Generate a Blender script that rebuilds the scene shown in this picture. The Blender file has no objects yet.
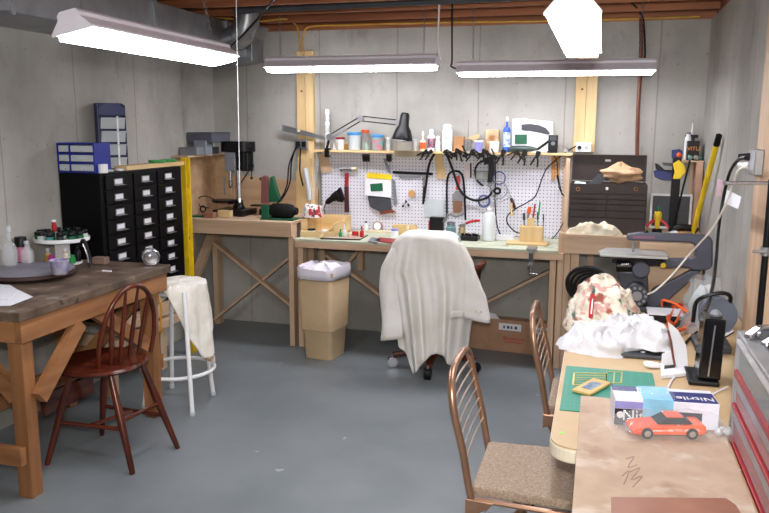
import bpy, bmesh, math, random
from mathutils import Vector, Matrix, noise as mnoise
random.seed(7)
C = bpy.context.scene.collection
SC = bpy.context.scene
# ---------------------------------------------------------------- camera
F, CX, CY, H = 770.0, 384.5, 256.5, 1.6
_d = Vector((602-CX, 126-CY, F)).normalized()
_r = -Vector((-2500-CX, 111-CY, F)); _r = (_r - _d*_r.dot(_d)).normalized()
_n = _d.cross(_r)
if _n.y < 0: _n = -_n
ROT = Matrix((_r, _d, -_n))            # camera (x right, y down, z forward) -> world
def P(u, v, X=None, Y=None, Z=None):   # where the sight line of the survey photo meets a known plane
    w = ROT @ Vector((u-CX, v-CY, F)); o = Vector((0, 0, H))
    if X is not None: t = (X-o.x)/w.x
    elif Y is not None: t = (Y-o.y)/w.y
    else: t = (Z-o.z)/w.z
    return o + w*t
cd = bpy.data.cameras.new('camera'); cam = bpy.data.objects.new('camera', cd); C.objects.link(cam)
cd.sensor_width = 36; cd.lens = F/769*36; cd.clip_start = 0.05
cr = ROT @ Matrix(((1, 0, 0), (0, -1, 0), (0, 0, -1)))
cam.matrix_world = Matrix.Translation((0, 0, H)) @ cr.to_4x4()
SC.camera = cam
# ---------------------------------------------------------------- light and exposure
w = bpy.data.worlds.new('world'); SC.world = w; w.use_nodes = True
w.node_tree.nodes['Background'].inputs[0].default_value = (0.8, 0.85, 1, 1)
w.node_tree.nodes['Background'].inputs[1].default_value = 0.08
SC.view_settings.view_transform = 'Standard'; SC.view_settings.look = 'None'
SC.view_settings.gamma = 1; SC.view_settings.exposure = 0.38; SC.view_settings.use_curve_mapping = False
LAMP = 26.0
def area(name, loc, target, sx, sy, power, col=(1, 1, 1)):
    l = bpy.data.lights.new(name, 'AREA'); l.shape = 'RECTANGLE'; l.size = sx; l.size_y = sy; l.energy = power; l.color = col
    o = bpy.data.objects.new(name, l); C.objects.link(o); o.location = loc
    o.rotation_euler = (Vector(target)-Vector(loc)).to_track_quat('-Z', 'Y').to_euler()
area('fill_light_behind_camera', (-0.1, -0.6, 2.1), (0.1, 0.6, 0.0), 1.2, 0.3, 13, (0.97, 0.98, 1))  # added fill light, an unseen source that lifts the front of the room
area('camera_flash', (0.02, -0.05, 1.78), (-0.75, 4.5, 0.8), 0.16, 0.08, 44, (1, 0.97, 0.93))

# ---------------------------------------------------------------- materials
def lin(c):
    return tuple(((x/255)/12.92 if x/255 <= .04045 else ((x/255+.055)/1.055)**2.4) for x in c)+(1,)
_m = {}
def mat(name, rgb, rough=.6, metal=0, var=.12, scale=12, bump=0, stretch=(1, 1, 1), rgb2=None, emit=0, trans=0, alpha=1, detail=4, spec=None):
    if name in _m: return _m[name]
    m = bpy.data.materials.new(name); m.use_nodes = True; nt = m.node_tree; N = nt.nodes; L = nt.links
    b = N['Principled BSDF']; b.inputs['Roughness'].default_value = rough; b.inputs['Metallic'].default_value = metal
    if spec is not None: b.inputs['Specular IOR Level'].default_value = spec
    tc = N.new('ShaderNodeTexCoord'); mp = N.new('ShaderNodeMapping'); mp.inputs['Scale'].default_value = stretch
    L.new(tc.outputs['Object'], mp.inputs[0])
    nz = N.new('ShaderNodeTexNoise'); nz.inputs['Scale'].default_value = scale; nz.inputs['Detail'].default_value = detail
    L.new(mp.outputs[0], nz.inputs[0])
    rp = N.new('ShaderNodeValToRGB'); a = lin(rgb)
    if rgb2 is None:
        lo = tuple(x*(1-var) for x in a[:3])+(1,); hi = tuple(min(1, x*(1+var)) for x in a[:3])+(1,)
    else: lo, hi = lin(rgb2), a
    rp.color_ramp.elements[0].position = .35; rp.color_ramp.elements[0].color = lo
    rp.color_ramp.elements[1].position = .65; rp.color_ramp.elements[1].color = hi
    L.new(nz.outputs['Fac'], rp.inputs[0]); L.new(rp.outputs[0], b.inputs['Base Color'])
    if bump:
        bp = N.new('ShaderNodeBump'); bp.inputs['Strength'].default_value = bump; bp.inputs['Distance'].default_value = .01
        L.new(nz.outputs['Fac'], bp.inputs['Height']); L.new(bp.outputs[0], b.inputs['Normal'])
    if emit:
        b.inputs['Emission Color'].default_value = a; b.inputs['Emission Strength'].default_value = emit
    if trans: b.inputs['Transmission Weight'].default_value = trans; b.inputs['IOR'].default_value = 1.3
    if alpha < 1: b.inputs['Alpha'].default_value = alpha
    _m[name] = m; return m
def wood(name, rgb, rgb2, axis, rough=.6, scale=9):
    s = {'x': (.12, 1.6, 1.6), 'y': (1.6, .12, 1.6), 'z': (1.6, 1.6, .12)}[axis]
    return mat(name+'_'+axis, rgb, rough, rgb2=rgb2, scale=scale, stretch=s, bump=.08, detail=6)
PINE = {a: wood('pine', (210, 180, 150), (186, 154, 124), a) for a in 'xyz'}
PALE = {a: wood('pale_pine', (224, 196, 146), (204, 170, 116), a) for a in 'xyz'}
JOIST = {a: wood('joist', (176, 112, 72), (132, 78, 50), a) for a in 'xyz'}
OLD = {a: wood('old_pine', (172, 120, 76), (134, 88, 52), a) for a in 'xyz'}
PLY = wood('plywood', (196, 164, 128), (174, 140, 106), 'x')
WHITE = mat('white_paint', (236, 236, 236), .45, var=.03)
HOUSE = mat('white_enamel_housing', (232, 229, 240), .45, var=.03)
GLOW = mat('fluorescent_lens', (245, 246, 255), .4, emit=LAMP, var=0)
BLACK = mat('black_plastic', (12, 12, 14), .4, var=.1, spec=.3)
BLACKM = mat('black_metal', (16, 16, 18), .35, .2, var=.1, spec=.3)
RUBBER = mat('black_rubber', (12, 12, 12), .7, var=.1, spec=.3)
CABB = mat('cabinet_black', (7, 7, 9), .5, var=.1, spec=.15)
CHROME = mat('chrome', (205, 205, 210), .22, 1, var=.05)
STEEL = mat('steel', (150, 150, 152), .4, .8, var=.1)
GALV = mat('galvanised_sheet', (146, 148, 152), .38, .75, var=.18, scale=5)
GREY = mat('grey_plastic', (120, 122, 128), .5)
SAWG = mat('saw_grey_paint', (64, 66, 78), .45, var=.06)
BLUE = mat('blue_plastic', (26, 42, 140), .4)
NAVY = mat('navy_plastic', (20, 30, 92), .4)
RED = mat('red_plastic', (190, 30, 32), .4)
DRED = mat('dark_red', (150, 24, 34), .4)
GREEN = mat('green_plastic', (36, 150, 72), .4)
DGREEN = mat('dark_green_metal', (24, 92, 62), .4)
YELLOW = mat('yellow_paint', (232, 196, 26), .45)
ORANGE = mat('orange_plastic', (228, 92, 28), .4)
TEAL = mat('teal_plastic', (70, 140, 140), .4)
MAG = mat('magenta_plastic', (190, 40, 150), .4)
TAN = mat('tan_plastic', (190, 164, 128), .5, var=.04)
CARD = mat('cardboard', (168, 130, 102), .8, var=.08)
KRAFT = mat('kraft_paper', (196, 156, 120), .8, var=.12, bump=.6)
PAPER = mat('paper', (226, 226, 230), .7, var=.02)
PINK = mat('pale_plastic_film', (226, 220, 226), .4, var=.05)
CLOTH = mat('white_cloth', (206, 205, 207), .9, var=.03, scale=30, bump=.1)
COATM = mat('coat_cotton', (234, 231, 226), .9, rgb2=(216, 210, 200), scale=4, bump=.08)
CREAM = mat('stained_rag', (236, 228, 204), .9, rgb2=(204, 188, 160), scale=14, bump=.3)
BROWNM = mat('brown_wrinkle_metal', (52, 40, 38), .5, .2, var=.1, scale=60)
MAHOG = {a: wood('mahogany', (100, 42, 24), (58, 22, 13), a, .25) for a in 'xyz'}
BRONZE = mat('bronze_tube', (166, 128, 104), .32, .65, var=.1)
WIRE = mat('pale_rod', (196, 176, 160), .3, .7)
SEATF = mat('seat_fabric', (178, 158, 138), .95, rgb2=(146, 126, 108), scale=130, bump=.3, detail=2)
PLASTT = mat('folding_table_top', (202, 176, 136), .5, rgb2=(182, 150, 108), scale=3)
CREAMP = mat('cream_edge', (226, 214, 190), .5, var=.03)
CLEAR = mat('clear_plastic', (235, 240, 244), .08, alpha=.13, var=.02)
FROST = mat('frosted_plastic', (214, 220, 222), .35, alpha=.75, var=.03)
GLASS = mat('clear_glass', (232, 238, 240), .06, alpha=.30, var=.01)
BRICKR = mat('reddish_brown', (120, 56, 40), .5)
BEIGE = mat('beige_plastic', (214, 200, 168), .5)
AMBER = mat('amber_plastic', (190, 136, 48), .4)
COPPER = mat('copper_pipe', (120, 72, 54), .4, .4)
BLUEL = mat('light_blue_plastic', (70, 150, 210), .4)
LILAC = mat('lilac_print', (140, 140, 200), .5)
DGREY = mat('dark_grey_plastic', (62, 64, 70), .45)
WATERB = mat('milky_plastic', (222, 226, 226), .35, alpha=.85, var=.02)

def concrete(name, axis):
    m = bpy.data.materials.new(name); m.use_nodes = True; nt = m.node_tree; N = nt.nodes; L = nt.links; b = N['Principled BSDF']
    b.inputs['Roughness'].default_value = .85
    tc = N.new('ShaderNodeTexCoord')
    def noise(sc, det, st=(1, 1, 1), rough=.5):
        mp = N.new('ShaderNodeMapping'); mp.inputs['Scale'].default_value = st; L.new(tc.outputs['Object'], mp.inputs[0])
        n = N.new('ShaderNodeTexNoise'); n.inputs['Scale'].default_value = sc; n.inputs['Detail'].default_value = det; n.inputs['Roughness'].default_value = rough
        L.new(mp.outputs[0], n.inputs[0]); return n.outputs['Fac']
    def ramp(fac, p0, c0, p1, c1):
        r = N.new('ShaderNodeValToRGB'); r.color_ramp.elements[0].position = p0; r.color_ramp.elements[0].color = c0
        r.color_ramp.elements[1].position = p1; r.color_ramp.elements[1].color = c1; L.new(fac, r.inputs[0]); return r.outputs[0]
    def mul(a, bb, f=1):
        x = N.new('ShaderNodeMix'); x.data_type = 'RGBA'; x.blend_type = 'MULTIPLY'; x.inputs[0].default_value = f
        L.new(a, x.inputs[6]); L.new(bb, x.inputs[7]); return x.outputs[2]
    base = ramp(noise(1.6, 6), .3, lin((144, 141, 134)), .7, lin((184, 181, 173)))
    grain = ramp(noise(9, 3, (2, 2, .3)), .35, (.96, .96, .96, 1), .6, (1, 1, 1, 1))
    pits = ramp(noise(40, 2, (1, 1, .8)), .28, (.6, .58, .55, 1), .33, (1, 1, 1, 1))
    blot = ramp(noise(5, 5, (1, 1, .45), .7), .30, (.72, .70, .68, 1), .42, (1, 1, 1, 1))
    # form panel joints every 0.61 m
    sp = N.new('ShaderNodeSeparateXYZ'); L.new(tc.outputs['Object'], sp.inputs[0])
    def M(op, a, v=None, bb=None):
        n = N.new('ShaderNodeMath'); n.operation = op; L.new(a, n.inputs[0])
        if bb is not None: L.new(bb, n.inputs[1])
        elif v is not None: n.inputs[1].default_value = v
        return n.outputs[0]
    wob = M('MULTIPLY', noise(3, 2, (1, 1, 1)), .02)
    t = M('ADD', sp.outputs[axis], None, wob)
    fr = M('ABSOLUTE', M('SUBTRACT', M('FRACT', M('MULTIPLY', t, 1/.61)), .5))
    seam = ramp(fr, .003, (.62, .6, .58, 1), .012, (1, 1, 1, 1))
    col = mul(mul(mul(mul(base, grain), pits, .7), blot, .7), seam, .8)
    L.new(col, b.inputs['Base Color'])
    bp = N.new('ShaderNodeBump'); bp.inputs['Strength'].default_value = .25; bp.inputs['Distance'].default_value = .01
    L.new(noise(20, 5), bp.inputs['Height']); L.new(bp.outputs[0], b.inputs['Normal'])
    return m
def floormat():
    m = mat('painted_floor', (126, 132, 134), .42, rgb2=(112, 119, 122), scale=2.2, detail=5)
    nt = m.node_tree; N = nt.nodes; L = nt.links; b = N['Principled BSDF']; rp = b.inputs['Base Color'].links[0].from_socket
    tc = N.new('ShaderNodeTexCoord'); n = N.new('ShaderNodeTexNoise'); n.inputs['Scale'].default_value = 11; n.inputs['Detail'].default_value = 3
    L.new(tc.outputs['Object'], n.inputs[0])
    r = N.new('ShaderNodeValToRGB'); r.color_ramp.elements[0].position = .74; r.color_ramp.elements[0].color = (0, 0, 0, 1)
    r.color_ramp.elements[1].position = .78; r.color_ramp.elements[1].color = (1, 1, 1, 1); L.new(n.outputs['Fac'], r.inputs[0])
    x = N.new('ShaderNodeMix'); x.data_type = 'RGBA'; L.new(r.outputs[0], x.inputs[0]); L.new(rp, x.inputs[6]); x.inputs[7].default_value = lin((170, 172, 170))
    L.new(x.outputs[2], b.inputs['Base Color']); return m
def pegmat():
    m = mat('pegboard', (214, 212, 220), .5, var=.02)
    nt = m.node_tree; N = nt.nodes; L = nt.links; b = N['Principled BSDF']; rp = b.inputs['Base Color'].links[0].from_socket
    tc = N.new('ShaderNodeTexCoord'); mp = N.new('ShaderNodeVectorMath'); mp.operation = 'MULTIPLY'; mp.inputs[1].default_value = (1/.0254, 0, 1/.0254)
    L.new(tc.outputs['Object'], mp.inputs[0]); fr = N.new('ShaderNodeVectorMath'); fr.operation = 'FRACTION'; L.new(mp.outputs[0], fr.inputs[0])
    d = N.new('ShaderNodeVectorMath'); d.operation = 'DISTANCE'; d.inputs[1].default_value = (.5, 0, .5); L.new(fr.outputs[0], d.inputs[0])
    lt = N.new('ShaderNodeMath'); lt.operation = 'LESS_THAN'; lt.inputs[1].default_value = .15; L.new(d.outputs['Value'], lt.inputs[0])
    x = N.new('ShaderNodeMix'); x.data_type = 'RGBA'; L.new(lt.outputs[0], x.inputs[0]); L.new(rp, x.inputs[6]); x.inputs[7].default_value = (.02, .02, .02, 1)
    L.new(x.outputs[2], b.inputs['Base Color']); return m
def spotted(name, rgb, rgb2, spots, rough=.8, scale=12, bump=.2, p=(.62, .68), s2=9):
    m = mat(name, rgb, rough, rgb2=rgb2, scale=scale, bump=bump)
    nt = m.node_tree; N = nt.nodes; L = nt.links; b = N['Principled BSDF']
    for k, sc in enumerate(spots):
        prev = b.inputs['Base Color'].links[0].from_socket
        tc = N.new('ShaderNodeTexCoord'); mp = N.new('ShaderNodeMapping'); mp.inputs['Location'].default_value = (k*7.3, k*3.1, 0); L.new(tc.outputs['Object'], mp.inputs[0])
        n = N.new('ShaderNodeTexNoise'); n.inputs['Scale'].default_value = s2*(1+.3*k); n.inputs['Detail'].default_value = 4; L.new(mp.outputs[0], n.inputs[0])
        r = N.new('ShaderNodeValToRGB'); r.color_ramp.elements[0].position = p[0]; r.color_ramp.elements[0].color = (0, 0, 0, 1)
        r.color_ramp.elements[1].position = p[1]; r.color_ramp.elements[1].color = (1, 1, 1, 1); L.new(n.outputs['Fac'], r.inputs[0])
        x = N.new('ShaderNodeMix'); x.data_type = 'RGBA'; L.new(r.outputs[0], x.inputs[0]); L.new(prev, x.inputs[6]); x.inputs[7].default_value = lin(sc)
        L.new(x.outputs[2], b.inputs['Base Color'])
    return m
BOARDM = spotted('paint_board', (192, 168, 146), (178, 154, 132), [(158, 130, 108), (204, 188, 172)], s2=6, p=(.58, .70))
BENCHTOP = spotted('stained_benchtop', (112, 92, 74), (70, 56, 46), [(134, 130, 122), (46, 34, 28)], .6, 9, .3)
REDRAG = spotted('red_stained_rag', (232, 224, 218), (210, 200, 194), [(170, 30, 34), (60, 50, 50)], p=(.54, .58), s2=14)
RAG = spotted('paint_stained_rag', (232, 224, 206), (212, 200, 178), [(150, 80, 66), (70, 100, 84), (196, 150, 140)], p=(.57, .64), s2=13)
MINT = spotted('bench_coating', (196, 200, 176), (180, 184, 160), [(150, 140, 112)], .6)

# ---------------------------------------------------------------- mesh building
WM = {}
def setp(o, label=None, cat=None, group=None, kind=None):
    if label: o['label'] = label
    if cat: o['category'] = cat
    if group: o['group'] = group
    if kind: o['kind'] = kind
    return o
def thing(name, label, cat, loc, rz=0, group=None):
    o = bpy.data.objects.new(name, None); o.empty_display_size = .05; C.objects.link(o)
    o.location = loc; o.rotation_euler = (0, 0, rz)
    WM[o.name] = Matrix.Translation(loc) @ Matrix.Rotation(rz, 4, 'Z')
    return setp(o, label, cat, group)
def frame(z, up=Vector((0, 0, 1))):
    z = z.normalized()
    if abs(z.dot(up)) > .98: up = Vector((0, 1, 0))
    x = up.cross(z).normalized(); y = z.cross(x)
    return x, y, z
def smooth_path(pts, n=4):
    pts = [Vector(p) for p in pts]
    if n <= 1 or len(pts) < 3: return pts
    out = []; q = [pts[0]*2-pts[1]]+pts+[pts[-1]*2-pts[-2]]
    for i in range(1, len(q)-2):
        a, b, c, d = q[i-1:i+3]
        for k in range(n):
            t = k/n
            out.append(.5*((2*b)+(c-a)*t+(2*a-5*b+4*c-d)*t*t+(3*b-a-3*c+d)*t**3))
    out.append(pts[-1]); return out
class MB:
    def __init__(s, local=False): s.b = bmesh.new(); s.local = local; s.soft = False
    def _add(s, vs, fs):
        v = [s.b.verts.new(p) for p in vs]
        for f in fs:
            try: s.b.faces.new([v[i] for i in f])
            except ValueError: pass
        return s
    def box(s, x0, x1, y0, y1, z0, z1, M=None):
        vs = [Vector((x, y, z)) for z in (z0, z1) for x, y in ((x0, y0), (x1, y0), (x1, y1), (x0, y1))]
        if M is not None: vs = [M @ v for v in vs]
        return s._add(vs, [(3, 2, 1, 0), (4, 5, 6, 7), (0, 1, 5, 4), (1, 2, 6, 5), (2, 3, 7, 6), (3, 0, 4, 7)])
    def cbox(s, c, dx, dy, dz, M=None):     # centred box, M rotates about c
        T = Matrix.Translation(c) @ (M.to_4x4() if M is not None else Matrix())
        return s.box(-dx/2, dx/2, -dy/2, dy/2, -dz/2, dz/2, T)
    def bar(s, p, q, w, h, up=Vector((0, 0, 1))):
        p, q = Vector(p), Vector(q); x, y, z = frame(q-p, Vector(up))
        vs = [a+x*w/2*i+y*h/2*j for a in (p, q) for i, j in ((-1, -1), (1, -1), (1, 1), (-1, 1))]
        return s._add(vs, [(3, 2, 1, 0), (4, 5, 6, 7), (0, 1, 5, 4), (1, 2, 6, 5), (2, 3, 7, 6), (3, 0, 4, 7)])
    def cyl(s, p, q, r, r2=None, n=16):
        p, q = Vector(p), Vector(q); r2 = r if r2 is None else r2; x, y, z = frame(q-p); s.soft = True
        vs = []
        for a, rr in ((p, r), (q, r2)):
            vs += [a+(x*math.cos(t)+y*math.sin(t))*rr for t in [2*math.pi*i/n for i in range(n)]]
        return s._add(vs, [tuple(range(n-1, -1, -1)), tuple(range(n, 2*n))]+[(i, (i+1) % n, n+(i+1) % n, n+i) for i in range(n)])
    def tube(s, pts, r, n=8, sm=4, r2=None, closed=False):
        pts = smooth_path(pts, sm); N = len(pts); s.soft = True; vs = []; px = None
        for i, p in enumerate(pts):
            t = (pts[min(i+1, N-1)]-pts[max(i-1, 0)])
            if t.length < 1e-9: t = Vector((0, 0, 1))
            t.normalize()
            if px is None: px, _, _ = frame(t)
            px = (px-t*px.dot(t)).normalized(); y = t.cross(px)
            rr = r if r2 is None else r+(r2-r)*i/max(1, N-1)
            vs += [p+(px*math.cos(a)+y*math.sin(a))*rr for a in [2*math.pi*k/n for k in range(n)]]
        fs = [(i*n+k, i*n+(k+1) % n, (i+1)*n+(k+1) % n, (i+1)*n+k) for i in range(N-1) for k in range(n)]
        fs += [tuple(range(n-1, -1, -1)), tuple(range((N-1)*n, N*n))]
        return s._add(vs, fs)
    def ring(s, c, R, r, axis=Vector((0, 0, 1)), n=32, m=8, a0=0, a1=2*math.pi):
        x, y, z = frame(Vector(axis)); c = Vector(c)
        full = abs(a1-a0-2*math.pi) < 1e-6
        pts = [c+(x*math.cos(a)+y*math.sin(a))*R for a in [a0+(a1-a0)*i/n for i in range(n+1)]]
        return s.tube(pts, r, m, 1)
    def lathe(s, prof, c, axis=(0, 0, 1), n=20):    # prof: (radius, height) pairs
        x, y, z = frame(Vector(axis)); c = Vector(c); vs = []; s.soft = True
        for r, h in prof: vs += [c+z*h+(x*math.cos(t)+y*math.sin(t))*max(r, 1e-4) for t in [2*math.pi*i/n for i in range(n)]]
        K = len(prof)
        fs = [(k*n+i, k*n+(i+1) % n, (k+1)*n+(i+1) % n, (k+1)*n+i) for k in range(K-1) for i in range(n)]
        fs += [tuple(range(n-1, -1, -1)), tuple(range((K-1)*n, K*n))]
        return s._add(vs, fs)
    def ball(s, c, rx, ry=None, rz=None, n=14, bumpy=0, fr=6, M=None):
        ry = rx if ry is None else ry; rz = rx if rz is None else rz; s.soft = True; m = max(6, n//2*2//2)
        vs = []; c = Vector(c)
        for i in range(m+1):
            ph = math.pi*i/m
            for j in range(n):
                t = 2*math.pi*j/n; d = Vector((math.sin(ph)*math.cos(t), math.sin(ph)*math.sin(t), math.cos(ph)))
                k = 1+(bumpy*mnoise.noise(d*fr*.5+c*9) if bumpy else 0)
                q = Vector((d.x*rx, d.y*ry, d.z*rz))*k
                vs.append(c+(M @ q if M is not None else q))
        return s._add(vs, [(i*n+j, (i+1)*n+j, (i+1)*n+(j+1) % n, i*n+(j+1) % n) for i in range(m) for j in range(n)])
    def prism(s, pts, vec):     # planar outline extruded along vec
        pts = [Vector(p) for p in pts]; n = len(pts); vec = Vector(vec)
        return s._add(pts+[p+vec for p in pts], [tuple(range(n-1, -1, -1)), tuple(range(n, 2*n))]+[(i, (i+1) % n, n+(i+1) % n, n+i) for i in range(n)])
    def grid(s, f, nu, nv):
        s.soft = True
        vs = [f(i/nu, j/nv) for j in range(nv+1) for i in range(nu+1)]
        return s._add(vs, [(j*(nu+1)+i, j*(nu+1)+i+1, (j+1)*(nu+1)+i+1, (j+1)*(nu+1)+i) for j in range(nv) for i in range(nu)])
    def build(s, name, m, parent=None, bevel=0, thick=0, sub=0, soft=None, **k):
        bmesh.ops.remove_doubles(s.b, verts=s.b.verts, dist=1e-5)
        bmesh.ops.recalc_face_normals(s.b, faces=s.b.faces)
        me = bpy.data.meshes.new(name); o = bpy.data.objects.new(name, me); C.objects.link(o)
        if parent is not None:
            W = WM[parent.name]; o.parent = parent
            if not s.local: s.b.transform(W.inverted())
            WM[o.name] = W
        else:
            vs = [v.co for v in s.b.verts]
            base = Vector(((min(v.x for v in vs)+max(v.x for v in vs))/2, (min(v.y for v in vs)+max(v.y for v in vs))/2, min(v.z for v in vs)))
            s.b.transform(Matrix.Translation(-base)); o.location = base; WM[o.name] = Matrix.Translation(base)
        s.b.to_mesh(me); s.b.free(); me.materials.append(m)
        if (s.soft if soft is None else soft):
            for p in me.polygons: p.use_smooth = True
            try: me.set_sharp_from_angle(angle=math.radians(38))
            except Exception: pass
        if thick: md = o.modifiers.new('thick', 'SOLIDIFY'); md.thickness = thick; md.offset = 0
        if sub: md = o.modifiers.new('sub', 'SUBSURF'); md.levels = sub; md.render_levels = sub
        if bevel: md = o.modifiers.new('bevel', 'BEVEL'); md.width = bevel; md.segments = 2; md.limit_method = 'ANGLE'
        return setp(o, **k) if k else o
def dup(root, loc=None, rz=None, label=None, parent=None):
    c = root.copy(); C.objects.link(c)
    if loc is not None: c.location = loc
    if rz is not None: c.rotation_euler = (0, 0, rz)
    if label: c['label'] = label
    if parent is not None: c.parent = parent
    for ch in list(root.children): dup(ch, parent=c)
    return c
def box(name, m, x0, x1, y0, y1, z0, z1, parent=None, bevel=0, **k):
    return MB().box(x0, x1, y0, y1, z0, z1).build(name, m, parent, bevel, **k)
def text(name, s, m, parent, c, size, right=(1, 0, 0), up=(0, 0, 1), depth=.0006, **k):
    cu = bpy.data.curves.new(name, 'FONT'); cu.body = s; cu.size = size; cu.extrude = depth; cu.align_x = 'CENTER'; cu.align_y = 'CENTER'
    t = bpy.data.objects.new(name, cu); C.objects.link(t); bpy.context.view_layer.update()
    me = bpy.data.meshes.new_from_object(t.evaluated_get(bpy.context.evaluated_depsgraph_get()))
    bpy.data.objects.remove(t)
    x = Vector(right).normalized(); y = Vector(up).normalized(); z = x.cross(y)
    M = Matrix((x, y, z)).transposed().to_4x4(); M.translation = Vector(c)
    W = WM[parent.name]; me.transform(W.inverted() @ M); me.materials.clear(); me.materials.append(m)
    o = bpy.data.objects.new(name, me); C.objects.link(o); o.parent = parent; WM[o.name] = W
    return setp(o, **k) if k else o
def crumple(name, m, outline_fn, c, rx, ry, h, seed=0, parent=None, folds=1.0, n=40, rot=0, **k):
    # a crumpled cloth lying on a surface: closed lump with ridged folds
    c = Vector(c); g = MB(); so = Vector((seed*3.7, seed*1.9, seed*5.1)); R = Matrix.Rotation(rot, 3, 'Z')
    vs = []; rings = n//2
    for i in range(rings+1):
        q = i/rings
        for j in range(n):
            t = 2*math.pi*j/n; d = Vector((math.cos(t), math.sin(t), 0))
            edge = 1+.22*mnoise.noise(d*1.6+so)+.10*mnoise.noise(d*5+so)
            if outline_fn: edge *= outline_fn(t)
            p = Vector((d.x*rx*q*edge, d.y*ry*q*edge, 0))
            hh = h*(1-q**2.8)
            A = min(.026, h*.35)*folds*min(1, (1-q)*5)
            def rg(f, o): return 1-abs(mnoise.noise(Vector((p.x, p.y, hh*.8))*f+so*o))*2.6
            p.z = hh*(.9+.18*mnoise.noise(Vector((p.x, p.y, 0))*11+so)) + A*(rg(13, 1)*.6+rg(29, 2)*.32-.3) if q < 1 else 0
            p.z = max(p.z, 0)
            if 0 < q < 1:
                o2 = Vector((mnoise.noise(p*16+so), mnoise.noise(p*16-so), 0))*A*.8; p.x += o2.x; p.y += o2.y
            vs.append(c+R @ p)
    fs = [(i*n+j, (i+1)*n+j, (i+1)*n+(j+1) % n, i*n+(j+1) % n) for i in range(rings) for j in range(n)]
    fs.append(tuple(rings*n+j for j in range(n)))
    g._add(vs, fs); g.soft = True
    return g.build(name, m, parent, **k)

# ================================================================ THE ROOM
XL, XR, YB, ZC, YF = -2.985, 0.66, 5.65, 2.30, -2.0
S = dict(kind='structure')
WB_ = concrete('concrete_back', 0); WS_ = concrete('concrete_side', 1)
box('floor', floormat(), XL-.2, XR+.2, YF-.2, YB+.2, -.1, 0, **S)
box('wall_back', WB_, XL-.2, XR+.2, YB, YB+.2, 0, ZC, **S)
box('wall_left', WS_, XL-.2, XL, YF, YB, 0, ZC, **S)
box('wall_right', WS_, XR, XR+.2, YF, YB, 0, ZC, **S)
box('wall_front', WB_, XL-.2, XR+.2, YF-.2, YF, 0, ZC, **S)
box('ceiling', JOIST['y'], XL-.2, XR+.2, YF-.2, YB+.2, ZC+.27, ZC+.30, **S)
box('trim_1', JOIST['x'], XL-.2, XR+.2, YB+.0, YB+.14, ZC, ZC+.04, **S)            # sill plate
box('trim_2', JOIST['x'], XL-.2, XR+.2, YB+.05, YB+.09, ZC+.04, ZC+.27, **S)        # rim board
box('trim_3', JOIST['y'], XR+.03, XR+.07, YF, YB, ZC, ZC+.27, **S)
box('trim_4', JOIST['y'], XL-.07, XL-.03, YF, YB, ZC, ZC+.27, **S)
for i in range(18):
    y = 5.44-.405*i
    box('trim_%d' % (5+i), JOIST['x'], XL-.02, XR+.02, y-.019, y+.019, ZC+.035, ZC+.27, **S)
# wall boards
for (n, u0, u1, z0, z1, lab) in (('l', 296, 313, .93, 2.15, 'yellow pine board fixed upright on the back wall left of the pegboard'),
                                 ('r', 577, 599, 1.42, 2.28, 'yellow pine board fixed upright on the back wall above the brown tool chest')):
    t = thing('wall_board', lab, 'board', (P((u0+u1)/2, 60, Y=YB).x, YB-.02, z0), group='pine boards on the back wall')
    x0, x1 = P(u0, 60, Y=YB-.04).x, P(u1, 60, Y=YB-.04).x; h = (x1-x0)/3
    for k in range(2):
        w2 = (x1-x0)/2
        box('plank', PALE['z'], x0+w2*k+.001, x0+w2*(k+1)-.001, YB-.038, YB, z0, z1, t, .003)
    MB().cyl((x0+w2*.6, YB-.042, 1.85), (x0+w2*.6, YB-.037, 1.85), .008).build('knot', BRICKR, t)
t = thing('wall_stud', 'pale wooden stud fixed upright on the right wall behind the outlet', 'stud', (XR-.02, 3.3, .1))
box('plank', PINE['z'], XR-.04, XR, 3.10, 3.50, .1, ZC, t, .003)

# duct, elbow and ceiling pipes
t = thing('air_duct', 'large galvanised sheet metal duct running along the left wall under the joists', 'duct', (-2.72, 3, 2.07))
box('trunk', GALV, -2.975, -2.53, 1.2, 5.42, 2.085, 2.30, t, .004)
for y in (1.9, 2.95, 4.1, 5.0): box('seam_flange', GALV, -2.98, -2.515, y-.012, y+.012, 2.07, 2.305, t)
duct = t
ecs = [P(232, 47, Y=5.0)+Vector((-.25, 0, -.01)), P(236, 38, Y=5.0), P(245, 28, Y=5.0), P(248, 8, Y=5.0), P(249, -20, Y=5.0)]
MB().tube(ecs, .085, 18, 3).build('pipe_bend', GALV, t)
pe = smooth_path(ecs, 3)
for k in (3, 5, 7, 9):
    d = (pe[k+1]-pe[k-1]).normalized(); MB().cyl(pe[k]-d*.006, pe[k]+d*.006, .092, n=20).build('seam', GALV, t)
b = MB(); q = [P(215, 66, Y=5.3), P(252, 61, Y=5.3), P(252, 38, Y=5.3), P(258, 25, Y=5.3), P(240, 22, Y=5.3), P(222, 36, Y=5.3)]
b.prism(q, (0, .2, 0)).build('duct_boot', GALV, duct, .003)
MB().cyl((-2.38, 4.83, 2.34), (.0, 4.83, 2.36), .022, n=12).build('gas_pipe', DGREY, label='long dark iron pipe running sideways just under the joists', cat='pipe')
MB().tube([P(641, 18, Y=5.6), P(641, 60, Y=5.6), P(638, 110, Y=5.6), P(637, 158, Y=5.6)], .013, 8, 2).build('copper_pipe', COPPER, label='brown pipe running down the back wall behind the tool chest', cat='pipe')
MB().tube([P(632, 3, Y=5.3), P(640, 12, Y=5.5), P(643.5, 22, Y=5.57), P(645, 52, Y=5.57), P(643.5, 72, Y=5.57)], .007, 6).build('cable', BLACK, label='black cable dropping from the joists beside the brown wall pipe', cat='cable')
YC = mat('yellow_cable_sheath', (206, 158, 60), .5)
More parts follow.
